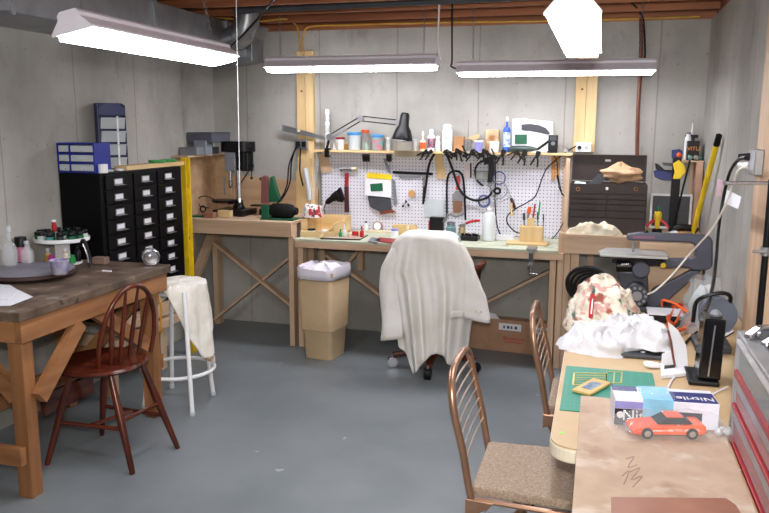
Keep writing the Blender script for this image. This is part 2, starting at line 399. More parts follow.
MB().tube([P(170, 0, Y=5.0), P(190, 6, Y=5.05), P(205, 15, Y=5.1), P(232, 19, Y=5.2), P(262, 21, Y=5.38), P(285, 19, Y=5.4), P(296, 25, Y=5.63), P(299, 36, Y=5.63), P(301, 52, Y=5.63)], .007, 6).build('yellow_cable', YC, label='yellow electrical cable looping past the duct elbow to the left pine board', cat='cable')
MB().tube([P(303, 50, Y=5.63), P(304, 32, Y=5.63), P(312, 26.5, Y=5.63), P(345, 25, Y=5.63), P(440, 22.5, Y=5.63), P(545, 21, Y=5.63), P(640, 18.5, Y=5.63), P(700, 16.5, Y=5.63)], .007, 6).build('yellow_cable', YC, label='yellow electrical cable stapled along the sill above the back wall', cat='cable')

# shop lights
def shop_light(p, q, label, wid=.155, roll=0, drop=.042):
    p, q = Vector(p), Vector(q); mid = (p+q)/2
    L = (q-p).length; a = math.atan2((q-p).y, (q-p).x)
    t = thing('shop_light', label, 'ceiling light', mid, a, 'fluorescent shop lights'); h = wid/2; t.rotation_euler.x = -roll
    prof = [(-h, 0), (-h, .008), (-.042, .046), (-.042, .06), (-.03, .072), (.03, .072), (.042, .06), (.042, .046), (h, .008), (h, 0)]
    b = MB(True); b.prism([(-L/2, y, z) for y, z in prof], (L, 0, 0)).build('housing', HOUSE, t)
    MB(True).prism([(-L/2+.012, y, z) for y, z in ((-h+.01, .001), (-h+.014, -.02), (-h+.03, -drop), (h-.03, -drop), (h-.014, -.02), (h-.01, .001))], (L-.024, 0, 0)).build('lens', GLOW, t)
    for s in (-1, 1): MB(True).prism([(s*L/2, y*1.03, z*1.04-.004) for y, z in prof], (s*.004, 0, 0)).build('end_cap', HOUSE, t)
    for s in (-1, 1):
        x = s*(L/2-.09); b = MB(True); top = ZC+.04-mid.z; k = 0; z = .072
        while z < top:
            b.ring((x, 0, z+.011), .008, .0014, (1, 0, 0) if k % 2 else (0, 1, 0), 8, 4); z += .0165; k += 1
        b.build('chain', STEEL, t)
    return t
shop_light((-1.755, 2.33, 1.915), (-1.785, 3.50, 1.905), 'white fluorescent shop light over the left workbench', .155, roll=.2, drop=.022)
shop_light((-2.245, 5.06, 1.985), (-1.055, 5.06, 1.985), 'white fluorescent shop light over the left half of the pegboard', drop=.030)
shop_light((-.905, 5.02, 1.925), (.29, 5.02, 1.935), 'white fluorescent shop light hanging lower over the right half of the pegboard', drop=.018)
shop_light((-.092, 2.22, 1.90), (-.092, 3.38, 1.90), 'white fluorescent shop light overhead at the top right, seen nearly end on', .15, drop=.021)
MB().tube([P(439.5, -3, Y=4.9), P(439, 12, Y=4.95), P(438, 40, Y=5.03), P(439, 52, Y=5.06), P(440.5, 60, Y=5.06)], .006, 6).build('power_cord', WHITE, label='white power cord at the right end of the left wall light', cat='cord')
MB().tube([P(452.5, -4, Y=4.9), P(452, 25, Y=5.0), P(452, 60, Y=5.02), P(451, 66, Y=5.02), P(457, 69, Y=5.02)], .006, 6).build('power_cord', BLACK, label='black power cord hanging to the left end of the right wall light', cat='cord')
MB().tube([P(275, -2, Y=4.2), P(262, 14, Y=4.4), P(240, 38, Y=4.5), P(229, 48, Y=4.2)], .007, 6).build('power_cord', BLACK, label='black power cord running diagonally from the joists past the duct elbow', cat='cord')
b = MB(); b.tube([P(236, -8, Y=3.2), P(238, 90, Y=3.2), P(240, 198, Y=3.2)], .0017, 6, 2); t = b.build('pull_string', WHITE, label='long white pull string hanging in front of the drill press', cat='string')
MB().lathe([(.001, 0), (.005, .003), (.005, .02), (.001, .026)], P(240, 203, Y=3.2)).build('knob', WHITE, t)

# ================================================================ BENCHES
def bench_left():
    t = thing('drill_press_bench', 'taller pine workbench in the back left corner carrying the drill press', 'workbench', (-2.5, 5.3, 0))
    box('bench_top', PINE['x'], -2.96, -2.085, 5.03, 5.62, .895, .917, t, .002)
    box('front_apron', PINE['x'], -2.96, -2.085, 5.035, 5.073, .81, .894, t, .002)
    box('rear_apron', PINE['x'], -2.96, -2.10, 5.58, 5.615, .81, .894, t, .002)
    box('leg', PINE['z'], -2.125, -2.088, 5.075, 5.155, 0, .893, t, .002)
    box('leg', PINE['z'], -2.955, -2.915, 5.49, 5.578, 0, .893, t, .002)
    box('leg', PINE['z'], -2.13, -2.09, 5.49, 5.578, 0, .893, t, .002)
    box('cleat', PINE['z'], -2.955, -2.915, 5.075, 5.155, .66, .808, t, .002)
    MB().bar((-2.93, 5.465, .05), (-2.11, 5.465, .72), .02, .075, (0, 1, 0)).build('brace', PINE['x'], t)
    MB().bar((-2.93, 5.44, .70), (-2.12, 5.44, .12), .02, .075, (0, 1, 0)).build('brace', PINE['x'], t)
    MB().bar((-2.935, 5.47, .75), (-2.935, 4.95, .22), .035, .07, (1, 0, 0)).build('brace', PINE['y'], t)
bench_left()
def bench_mid():
    t = thing('pegboard_workbench', 'long pine workbench with pale green top below the pegboard', 'workbench', (-1.15, 5.3, 0))
    box('bench_top', MINT, -2.06, -.235, 5.03, 5.60, .786, .803, t, .002)
    box('front_apron', PINE['x'], -2.06, -.2, 5.035, 5.073, .74, .785, t, .002)
    box('leg', PINE['z'], -2.055, -2.015, 5.075, 5.165, 0, .784, t, .002)
    box('leg', PINE['z'], -.285, -.245, 5.075, 5.165, 0, .784, t, .002)
    for x in (-2.055, -1.75, -.285): box('leg', PINE['z'], x, x+.04, 5.53, 5.60, 0 if x != -1.75 else .5, .784, t, .002)
    MB().bar((-2.02, 5.515, .30), (-1.70, 5.515, .70), .02, .085, (0, 1, 0)).build('brace', PINE['x'], t)
    MB().bar((-1.98, 5.49, .62), (-1.22, 5.49, .12), .02, .085, (0, 1, 0)).build('brace', PINE['x'], t)
    MB().bar((-.27, 5.545, .60), (-1.05, 5.545, .15), .02, .085, (0, 1, 0)).build('brace', PINE['x'], t)
    box('rear_apron', PINE['x'], -2.06, -.24, 5.56, 5.6, .74, .785, t, .002)
bench_mid()
def bench_right():
    t = thing('corner_bench', 'taller pine workbench in the back right corner under the tool chest', 'workbench', (.2, 5.3, 0))
    box('bench_top', PINE['x'], -.195, .655, 5.03, 5.62, .895, .915, t, .002)
    box('front_apron', PINE['x'], -.195, .655, 5.035, 5.073, .79, .894, t, .002)
    box('leg', PINE['z'], -.235, -.196, 5.075, 5.165, 0, .915, t, .002)
    box('leg', PINE['z'], -.194, -.155, 5.075, 5.15, 0, .893, t, .002)
    box('leg', PINE['z'], -.05, -.01, 5.5, 5.58, 0, .893, t, .002)
    box('leg', PINE['z'], .61, .65, 5.075, 5.15, 0, .893, t, .002)
    box('cleat', PINE['z'], -.152, -.10, 5.075, 5.12, .55, .789, t, .002)
    box('lower_rail', PINE['x'], -.152, .61, 5.09, 5.13, .42, .5, t, .002)
bench_right()
# pegboard and its shelf
PX0, PX1 = P(322, 160, Y=5.61).x, P(564, 160, Y=5.61).x
t = thing('pegboard', 'white perforated pegboard covering the wall above the middle bench', 'pegboard', ((PX0+PX1)/2, 5.62, .803))
box('panel', pegmat(), PX0, PX1, 5.605, 5.613, .806, 1.395, t)
box('edge_strip', PINE['z'], PX1, PX1+.03, 5.58, 5.64, .806, 1.39, t, .002)
for x in (PX0+.02, (PX0+PX1)/2, PX1-.05): box('furring_strip', PINE['z'], x, x+.04, 5.614, 5.64, .81, 1.39, t)
SH = 1.413
t = thing('wall_shelf', 'narrow pine shelf along the top edge of the pegboard', 'shelf', (-1.15, 5.56, 1.395))
box('board', PALE['x'], PX0-.04, PX1+.06, 5.50, 5.645, 1.396, SH, t, .002)
b = MB(); b.prism([P(434, 152, Y=5.59), P(441, 150, Y=5.59), P(446, 178, Y=5.59), P(437, 179, Y=5.59)], (0, .012, 0)); b.build('shelf_brace', PALE['z'], t)
for u in (566.5, 572):
    pass
t2 = thing('pegboard_post', 'thin upright wooden post between the pegboard and the tool chest', 'post', (-.23, 5.5, .92))
box('plank', PINE['z'], P(564.5, 200, Y=5.5).x, P(569, 200, Y=5.5).x, 5.45, 5.5, .80, 1.38, t2, .002)
# plywood back and side guards on the left bench
t = thing('plywood_guard', 'plywood side panel standing against the left wall beside the drill press', 'panel', (-2.95, 5.3, .918))
box('sheet', PLY, -2.975, -2.955, 4.98, 5.62, .918, 1.36, t)
box('top_rail', PINE['y'], -2.975, -2.85, 4.98, 5.62, 1.361, 1.375, t)
box('end_panel', PLY, -2.954, -2.83, 5.602, 5.622, .918, 1.36, t)
t = thing('backsplash', 'low plywood backsplash along the wall behind the drill press', 'panel', (-2.5, 5.63, .918))
MB().prism([(-2.828, 5.624, .918), (-2.10, 5.624, .918), (-2.10, 5.624, 1.10), (-2.16, 5.624, 1.16), (-2.72, 5.624, 1.195), (-2.828, 5.624, 1.195)], (0, .02, 0)).build('sheet', PLY, t)
b = MB(); b.prism([P(302, 158, Y=5.615), P(312, 158, Y=5.615), P(312, 215, Y=5.615), P(297, 215, Y=5.615), P(297, 172, Y=5.615)], (0, -.012, 0)); b.build('wood_offcut', PALE['z'], label='orange toned pine offcut leaning under the left pine board', cat='board')
b = MB(); b.prism([P(318, 154, Y=5.6), P(327, 154, Y=5.6), P(333, 171, Y=5.6), P(322, 173, Y=5.6)], (0, -.01, 0)); b.build('wood_offcut', PINE['z'], label='slanted brown wooden bracket at the top left corner of the pegboard', cat='board')

# ================================================================ LEFT WORKBENCH AND WHAT STANDS AROUND IT
TZ = .84
def old_bench():
    t = thing('workbench', 'old wooden workbench with a dark stained top at the left edge of the photo', 'workbench', (-2.58, 3.1, 0))
    b = MB(); b.box(-2.97, -2.24, 2.53, 3.69, TZ-.04, TZ); b.build('bench_top', BENCHTOP, t, .004)
    box('front_apron', OLD['y'], -2.285, -2.25, 2.545, 3.66, TZ-.135, TZ-.041, t, .002)
    box('rear_apron', OLD['y'], -2.955, -2.915, 2.545, 3.66, TZ-.135, TZ-.041, t, .002)
    box('end_apron', OLD['x'], -2.914, -2.286, 2.545, 2.58, TZ-.135, TZ-.041, t, .002)
    box('end_apron', OLD['x'], -2.914, -2.286, 3.62, 3.66, TZ-.135, TZ-.041, t, .002)
    for x, y in ((-2.357, 2.582), (-2.357, 3.55), (-2.91, 2.582), (-2.91, 3.55)):
        box('leg', OLD['z'], x, x+.07, y, y+.068, 0, TZ-.042, t, .003)
    MB().bar((-2.266, 2.64, .44), (-2.266, 2.93, .70), .07, .038, (1, 0, 0)).build('brace', OLD['y'], t)
    MB().bar((-2.31, 3.53, .42), (-2.31, 3.03, .76), .07, .038, (1, 0, 0)).build('brace', OLD['y'], t)
    MB().bar((-2.36, 2.62, .44), (-2.62, 2.62, .70), .07, .038, (0, 1, 0)).build('brace', OLD['x'], t)
    MB().bar((-2.80, 3.60, .25), (-2.40, 3.60, .66), .07, .038, (0, 1, 0)).build('brace', OLD['x'], t)
    box('lower_rail', OLD['y'], -2.94, -2.90, 2.652, 3.528, .14, .23, t, .003)
    box('lower_rail', OLD['x'], -2.94, -2.30, 2.545, 2.58, .16, .24, t, .003)
    box('lower_rail', OLD['x'], -2.90, -2.29, 3.62, 3.655, .26, .34, t, .003)
    b = MB(); b.tube([(-2.27, 3.60, TZ-.15), (-2.25, 3.59, .62), (-2.265, 3.60, .5), (-2.27, 3.605, .47)], .006, 6); b.build('cord_loop', AMBER, t)
old_bench()

# black drawer cabinet on its stand
CX1, CY0, CY1 = -2.705, 3.752, 4.63
t = thing('cabinet_stand', 'low stand of pale timber rails under the black drawer cabinet', 'stand', (-2.84, 4.2, 0))
for x in (-2.955, -2.75):
    for y in (3.76, 4.30): box('leg', PINE['z'], x, x+.04, y, y+.07, 0, .41, t, .002)
for z in (.29, .375):
    box('side_rail', PINE['y'], -2.708, -2.672, 3.76, 4.60, z, z+.06, t, .002)
box('end_rail', PINE['x'], -2.955, -2.709, 3.721, 3.758, .32, .39, t, .002)
box('deck', PINE['y'], -2.97, -2.675, 3.76, 4.63, .437, .452, t)
t = thing('drawer_cabinet', 'tall black many drawer cabinet with white label holders against the left wall', 'cabinet', (-2.84, 4.19, .455))
box('body', CABB, -2.975, CX1, CY0, CY1, .455, 1.322, t, .004)
cw = (CY1-CY0-.04)/3.45; rows = 10; rh = .0875
ys = [3.865, 4.145, 4.405]; yw = [.27, .25, .2]
for ci in range(3):
    for ri in range(9):
        z = 1.268-ri*rh
        if z < .5: continue
        d = box('drawer', CABB, CX1+.0015, CX1+.010, ys[ci]-.075, ys[ci]+yw[ci]-.085, z-.040, z+.040, t, .002)
        h = MB(); h.box(CX1+.0105, CX1+.014, ys[ci], ys[ci]+.085, z-.018, z+.018); h.box(CX1+.014, CX1+.034, ys[ci]-.004, ys[ci]+.089, z-.021, z-.018)
        h = h.build('label_holder', STEEL, d)
        box('card', PAPER, CX1+.0142, CX1+.0150, ys[ci]+.008, ys[ci]+.077, z-.012, z+.014, d)
# blue small parts organiser, blue tilt bin tower and the rest on the cabinet
t = thing('parts_organiser', 'low blue small-parts organiser with clear drawers on the left end of the black cabinet', 'organiser', (-2.84, 3.87, 1.324))
x0, x1, y0, y1, z0, z1 = -2.980, -2.735, 3.758, 3.905, 1.324, 1.492
box('rear_panel', BLUE, x0, x1, y1-.006, y1, z0, z1, t)
for zz in (z0, z0+.051, z0+.102, z1-.008): box('shelf', BLUE, x0+.001, x1-.001, y0, y1-.007, zz, zz+.008, t)
for xx in (x0, x0+.078, x1-.008): box('upright', BLUE, xx, xx+.008, y0-.002, y1-.006, z0, z1, t)
for r in range(3):
    zz = z0+.011+r*.053
    for a, bb in ((x0+.010, x0+.076), (x0+.089, x1-.010)):
        dr = box('drawer', FROST, a, bb, y0-.001, y0+.12, zz, zz+.036, t, .002)
        box('handle', FROST, (a+bb)/2-.012, (a+bb)/2+.012, y0-.012, y0-.0015, zz+.008, zz+.014, dr)
        for k in range(5): box('content', mat('small_metal_parts', (120, 118, 116), .5, .4), a+.008+k*(bb-a-.02)/5, a+.004+(k+1)*(bb-a-.02)/5, y0+.02, y0+.1, zz+.0362, zz+.040, dr)
def tower():
    rz = math.radians(46)
    t = thing('tilt_bin_tower', 'tall blue tower of clear tilting bins standing on the black cabinet', 'organiser', (-2.885, 4.14, 1.324), rz)
    MB(True).box(-.075, .075, .05, .06, 0, .40).build('rear_panel', NAVY, t, .002)
    for sx in (-1, 1): MB(True).prism([(sx*.082, -.05, 0), (sx*.082, .06, 0), (sx*.082, .06, .40), (sx*.082, -.035, .385)], (-sx*.006, 0, 0)).build('side_panel', NAVY, t)
    b = MB(True); b.soft = False
    b.prism([(-.0755, -.05, .325)]+[(.0755*math.cos(a), -.05, .36+.035*math.sin(a)) for a in [math.pi-i*math.pi/10 for i in range(11)]]+[(.0755, -.05, .325)], (0, .095, 0)); b.build('hood', NAVY, t)
    for k in range(4):
        z = .008+k*.079
        b = MB(True); b.prism([(-.07, -.052, z), (-.07, .04, z), (-.07, .04, z+.06), (-.07, -.078, z+.066)], (.14, 0, 0)); bn = b.build('tilt_bin', FROST, t, .002)
        MB(True).box(-.07, .07, -.094, -.0785, z+.060, z+.066).build('pull_lip', FROST, bn)
        MB(True).box(-.0755, .0755, -.03, .045, z+.0665, z+.0715).build('divider', NAVY, t)
    MB(True).bar((.022, -.088, .02), (.022, -.088, .32), .01, .004, (0, 1, 0)).build('locking_bar', WHITE, t)
tower()
t = box('wooden_board', PALE['y'], -2.80, -2.715, 4.03, 4.70, 1.324, 1.352, label='pale wooden board lying along the top of the black cabinet', cat='board', bevel=.002)
MB().lathe([(.026, 0), (.027, .004), (.027, .048), (.024, .05), (.01, .05), (.01, .01)], (-2.715, 3.80, 1.324)).build('plastic_tub', WHITE, label='small white round tub in front of the blue tower on the black cabinet', cat='tub')
for i, (x, y, lab) in enumerate(((-2.765, 4.44, 'low green round tin lying on the pale board, nearer of two'), (-2.76, 4.57, 'low green round tin lying on the pale board, farther of two'))):
    MB().lathe([(.05, 0), (.055, .004), (.055, .016), (.04, .018)], (x, y, 1.3525)).build('flat_tin', GREEN, label=lab, cat='tin', group='green tins on the cabinet')
for i, (y, m, lab) in enumerate(((3.87, FROST, 'crumpled clear packet lying near the white tub on the cabinet'), (3.965, PAPER, 'small white card lying on the cabinet in front of the blue tower'))):
    MB().ball((-2.72, y, 1.332), .02, .035, .008, 10, .3).build('small_packet', m, label=lab, cat='packet')
# grey boxes on the ledge
for (u0, u1, v0, v1, Y, nm, col, lab) in ((184, 207.5, 132, 140, 5.35, 'storage_box', (82, 84, 94), 'long dark grey box laid across the top of the grey box stack'),
        (178, 195, 147, 155.5, 5.12, 'storage_box', (124, 128, 136), 'light grey box at the left front of the grey box stack'),
        (196.5, 208.5, 140.5, 154, 5.22, 'storage_box', (132, 138, 146), 'pale grey upright box in the middle of the grey box stack'),
        (209, 215.5, 147, 154, 5.40, 'storage_box', (96, 100, 110), 'small grey box at the right end of the grey box stack')):
    a, c = P(u0, v0, Y=Y), P(u1, v1, Y=Y); zb = 1.3765
    x0 = max(a.x, -2.97); xw = c.x-a.x
    if col == (82, 84, 94): zb = P(190, 147, Y=Y).z-.0; yy = (5.2, 5.5); zb = 1.462
    else: yy = (Y-.04, Y+.06)
    tt = thing(nm, lab, 'box', (x0+xw/2, (yy[0]+yy[1])/2, zb)); z1 = max(a.z, zb+.05)
    m = mat('grey_box_%d' % int(u0), col, .6, var=.06)
    box('tray', m, x0, x0+xw, yy[0], yy[1], zb, z1-.012, tt, .002); box('lid', m, x0-.002, x0+xw+.002, yy[0]-.002, yy[1]+.002, z1-.0115, z1, tt, .002)
box('storage_box', mat('grey_box_under', (104, 108, 116), .6), -2.965, -2.865, 5.29, 5.39, 1.3765, 1.4615, label='grey box under the long dark box at the back of the stack', cat='box', bevel=.003)
# yellow level
t = thing('spirit_level', 'long yellow spirit level standing upright at the end of the black cabinet', 'level', (-2.74, 4.68, 0))
b = MB(); b.box(-2.745, -2.728, 4.70, 4.75, 0, 1.372); b.box(-2.727, -2.705, 4.694, 4.704, 0, 1.372); b.box(-2.727, -2.705, 4.746, 4.756, 0, 1.372); b.build('body', YELLOW, t, .001)
for z in (.4, .82, 1.18): MB().cyl((-2.7275, 4.725, z), (-2.722, 4.725, z), .017).build('vial', BRICKR, t)
for z in (.58, 1.01, 1.28): box('hand_slot', DGREY, -2.7278, -2.7262, 4.715, 4.735, z-.05, z+.05, t)

# ---- things on the old bench
B = TZ+.001
t = thing('turntable', 'round grey turntable with a dark rim on the old workbench', 'turntable', (-2.735, 3.21, B))
cx, cy = -2.740, 3.195
MB().lathe([(.09, 0), (.09, .012)], (cx, cy, B), n=24).build('base', DGREY, t)
MB().lathe([(.21, .0122), (.222, .016), (.222, .030), (.218, .033), (.212, .033)], (cx, cy, B), n=48).build('rim', mat('dark_rim', (60, 40, 36), .4), t, label='dark brown rim')
MB().lathe([(.211, .030), (.211, .0345), (.05, .036), (.001, .036)], (cx, cy, B), n=48).build('disc', mat('turntable_grey', (132, 130, 142), .5, rgb2=(112, 110, 120), scale=6), t)
c = P(60, 274, Z=TZ+.037)
t = thing('paint_tub', 'grey and purple plastic tub standing on the round turntable', 'tub', c)
MB().lathe([(.033, 0), (.036, .003), (.046, .068), (.043, .068), (.034, .006), (.001, .005)], c).build('cup', mat('tub_plastic', (186, 184, 200), .4, rgb2=(120, 110, 160), scale=18), t)
MB().ring(c+Vector((0, 0, .068)), .046, .0028).build('lip', mat('tub_lip', (160, 160, 170), .4), t)
MB().lathe([(.0388, .022), (.0408, .038)], c).build('label_band', LILAC, t)
# rotary jar rack
c = P(62, 263, Z=B); c = Vector((-2.822, 3.55, B)); RZ = P(60, 239, Y=3.6).z
t = thing('jar_rack', 'white round two tier jar rack crowded with paint jars on the old workbench', 'rack', c)
MB().lathe([(.10, 0), (.10, .006), (.02, .008), (.018, .01)], c, n=32).build('base', WHITE, t)
box('column', WHITE, c.x-.028, c.x+.028, c.y-.028, c.y+.028, B+.01, RZ-.001, t, .003)
MB().lathe([(.001, 0), (.140, 0), (.145, .004), (.145, .022), (.139, .022), (.137, .006), (.001, .006)], (c.x, c.y, RZ), n=40).build('upper_tray', WHITE, t)
jm = [DGREEN, mat('pale_paint_jar', (196, 206, 200), .35), TEAL, mat('dark_jar', (52, 60, 60), .3)]
def jar(x, y, z, r, h, m, cm, lab, grp, name='paint_jar', ch=.3):
    t = thing(name, lab, 'jar', (x, y, z), 0, grp)
    MB().lathe([(r*.92, 0), (r, .002), (r, h*(1-ch)-.003), (r*.85, h*(1-ch))], (x, y, z), n=14).build('glass', m, t)
    MB().lathe([(r*.93, h*(1-ch)+.0004), (r*.95, h*(1-ch)+.001), (r*.95, h-.002), (r*.88, h)], (x, y, z), n=14).build('lid', cm, t)
    return t
for k in range(13):
    a = 2*math.pi*k/13
    p = Vector((c.x+.116*math.cos(a), c.y+.116*math.sin(a), RZ+.0065))
    jar(p.x, p.y, p.z, .0205, .050+.004*(k % 2), jm[(k*5) % 4], BLACK, 'small paint jar with a black lid on the upper tray of the white rack', 'paint jars on the upper tray', ch=.38)
for k in range(6):
    a = 2*math.pi*k/6+.2
    p = Vector((c.x+.058*math.cos(a), c.y+.058*math.sin(a), RZ+.0065))
    jar(p.x, p.y, p.z, .0185, .046, jm[k % 4], BLACK, 'small paint jar with a black lid on the upper tray of the white rack', 'paint jars on the upper tray', ch=.38)
def bottle(name, lab, cat, p, r, h, m, cm, neck=.35, nr=.4, group=None, band=None, chf=.5, body='body'):
    t = thing(name, lab, cat, p, 0, group); hb = h*(1-neck); hn = h*neck
    MB().lathe([(r*.9, 0), (r, .003), (r, hb*.86), (r*.8, hb*.95), (r*nr, hb), (r*nr, hb+hn*(1-chf))], p, n=16).build(body, m, t)
    MB().lathe([(r*nr*1.2, hb+hn*(1-chf)+.0004), (r*nr*1.2, h*.92), (r*nr*.7, h)], p, n=12).build('cap', cm, t)
    if band: MB().lathe([(r*1.015, hb*.2), (r*1.015, hb*.78)], p, n=16).build('label_band', band, t)
    return t
p0 = Vector((c.x-.02, c.y-.02, RZ+.0065)); 
bottle('paint_bottle', 'small red paint bottle with a white cap on top of the jar rack', 'bottle', Vector((c.x-.045, c.y+.0, RZ+.0535)), .013, .06, RED, WHITE, .4, .8)
lowm = [mat('white_bottle_body', (214, 214, 208), .4), AMBER, MAG, mat('olive_label', (96, 84, 50), .5), mat('tan_bottle', (206, 190, 170), .4), DGREY]
for k, (a, m, cm, h, lab) in enumerate(((-2.75, lowm[0], WHITE, .075, 'short white bottle at the left of the rack base'), (-2.25, AMBER, YELLOW, .05, 'tiny amber jar with a yellow cap at the rack base'),
        (-1.75, MAG, MAG, .05, 'magenta paint pot at the rack base'), (-.75, mat('mint_cream', (206, 196, 180), .4), WHITE, .085, 'cream bottle with a white cap at the right of the rack base'),
        (-.25, GREEN, GREEN, .045, 'bright green paint pot at the right of the rack base'), (2.4, lowm[3], WHITE, .085, 'brown labelled bottle behind the rack column'), (.5, BLACK, BLACK, .09, 'black bottle at the far right of the rack base'))):
    p = Vector((c.x+.078*math.cos(a), c.y+.078*math.sin(a), B+.009))
    bottle('paint_bottle', lab, 'bottle', p, .0165, h, m, cm, .3, .6)
t = thing('clear_bottle', 'tall clear glass bottle with a narrow neck at the left edge of the old workbench', 'bottle', (-2.905, 3.25, B+.036))
MB().lathe([(.034, 0), (.037, .004), (.037, .085), (.03, .105), (.013, .125), (.012, .175)], (-2.905, 3.25, B+.036)).build('glass', GLASS, t)
MB().lathe([(.014, .1755), (.015, .20), (.005, .207)], (-2.905, 3.25, B+.036)).build('stopper', FROST, t)
t = thing('clear_bottle', 'short clear glass bottle beside the tall one at the left edge of the old workbench', 'bottle', (-2.875, 3.34, B+.036))
MB().lathe([(.03, 0), (.033, .004), (.033, .06), (.012, .085), (.011, .10)], (-2.875, 3.34, B+.036)).build('glass', GLASS, t)
MB().lathe([(.013, .1005), (.013, .115)], (-2.875, 3.34, B+.036)).build('stopper', FROST, t)
p = Vector((-2.950, 3.385, B))
t = thing('spray_can', 'pink spray can with a tall black cap by the wall on the old workbench', 'spray can', p)
MB().lathe([(.029, 0), (.031, .003), (.031, .105), (.026, .112)], p).build('can', mat('pink_can', (196, 120, 150), .4), t)
MB().lathe([(.030, .1125), (.030, .16), (.027, .164)], p).build('cap', BLACK, t); MB().lathe([(.0315, .02), (.0315, .032)], p).build('stripe', BLACK, t)
box('white_box', PAPER, -2.980, -2.940, 3.425, 3.44, B, B+.12, label='plain white carton by the wall behind the jar rack', cat='box', bevel=.002)
p = P(100, 266, Z=B)
box('wooden_block', mat('grey_wood', (134, 108, 92), .7, rgb2=(112, 90, 78)), -2.655, -2.575, 3.57, 3.62, B, B+.038, label='small brown wooden block on the far side of the old workbench', cat='block', bevel=.004)
t = thing('metal_drum', 'silver metal drum standing on edge at the far corner of the old workbench', 'drum', (-2.36, 3.61, B))
ax = Vector((.62, -.78, .0)).normalized(); cc = Vector((-2.325, 3.63, B+.048))
MB().lathe([(.040, -.034), (.046, -.032), (.046, .032), (.040, .034), (.034, .024), (.014, .022), (.012, .034)], cc, ax, 28).build('drum', CHROME, t)
MB().lathe([(.0468, -.014), (.0468, .014)], cc, ax, 28).build('band', STEEL, t)
box('white_marker', PAPER, -2.47, -2.42, 3.40, 3.412, B, B+.006, label='small white stick lying on the old workbench', cat='stick')
for k, lab in enumerate(('lower white sheet of paper at the near left corner of the old workbench', 'upper white sheet of paper at the near left corner of the old workbench')):
    q = [P(u, v, Z=B+.002*k) for u, v in (((-14, 287), (18, 290), (33, 297), (10, 306), (-14, 306)), ((-14, 284), (10, 285), (19, 291), (8, 300), (-14, 300)))[k]]
    MB().prism(q, (0, 0, .0015)).build('paper_sheet', PAPER, label=lab, cat='paper')
# dark tools beside the rack
b = MB(); q = [P(80, 246, Y=3.52), P(84, 240, Y=3.5), P(90, 258, Y=3.5), P(90, 268, Y=3.48)]
b.tube(q, .010, 8, 3, .006); t = b.build('hand_tool', BLACKM, label='black handled tool leaning against the right side of the jar rack', cat='tool')
b = MB(); b.tube([P(83, 244, Y=3.47), P(87, 254, Y=3.47), P(88.5, 263, Y=3.46)], .004, 6, 3); b.build('nozzle', CHROME, t)

# ---- stool with cloth
def stool():
    sx, sy, sz = -2.30, 3.86, .70
    t = thing('stool', 'white tubular metal stool beside the old workbench', 'stool', (sx, sy, 0))
    MB().lathe([(.14, -.02), (.15, -.015), (.15, .002), (.13, .006), (.001, .006)], (sx, sy, sz), n=32).build('seat', WHITE, t)
    feet = [(-2.118, 3.645), (-2.165, 3.975), (-2.44, 3.675), (-2.47, 4.02)]
    for fx, fy in feet:
        tp = Vector((sx+(fx-sx)*.62, sy+(fy-sy)*.62, sz-.021))
        l = MB().cyl((fx, fy, .012), tp, .0125, n=12).build('leg', WHITE, t)
        MB().lathe([(.016, 0), (.016, .02), (.013, .022)], (fx, fy, 0)).build('foot_cap', FROST, l)
    MB().ring((sx-.005, sy-.03, .20), .205, .011, n=40).build('foot_ring', WHITE, t)
    MB().ring((sx, sy, sz-.045), .135, .009, n=32).build('upper_ring', WHITE, t)
stool()
def stool_cloth():
    sx, sy, sz = -2.30, 3.86, .71
    b = MB(); n, m = 56, 26; vs = []
    for i in range(m+1):
        q = i/m
        for j in range(n):
            a = 2*math.pi*j/n
            drop = .10+.32*max(0, math.cos(a+.05))**2 *1.0 + .05*math.cos(2*a)+.02*math.sin(5*a)
            s = q*(.155+drop)
            if s < .155: r, z = s, 0
            else:
                r = .157+.07*(s-.155)+.018*math.sin(a*9+1)*min(1, (s-.155)*5); z = -(s-.155)
            vs.append((sx+r*math.cos(a), sy+r*math.sin(a), sz+z+.003*math.sin(7*a+q*9)))
    b._add(vs, [(i*n+j, (i+1)*n+j, (i+1)*n+(j+1) % n, i*n+(j+1) % n) for i in range(m) for j in range(n)]); b.soft = True
    o = b.build('drop_cloth', spotted('stool_rag', (240, 236, 226), (222, 214, 200), [(168, 140, 112)], p=(.66, .72), s2=9), None, 0, .004, label='white cloth draped over the metal stool and hanging down its right side', cat='cloth')
stool_cloth()

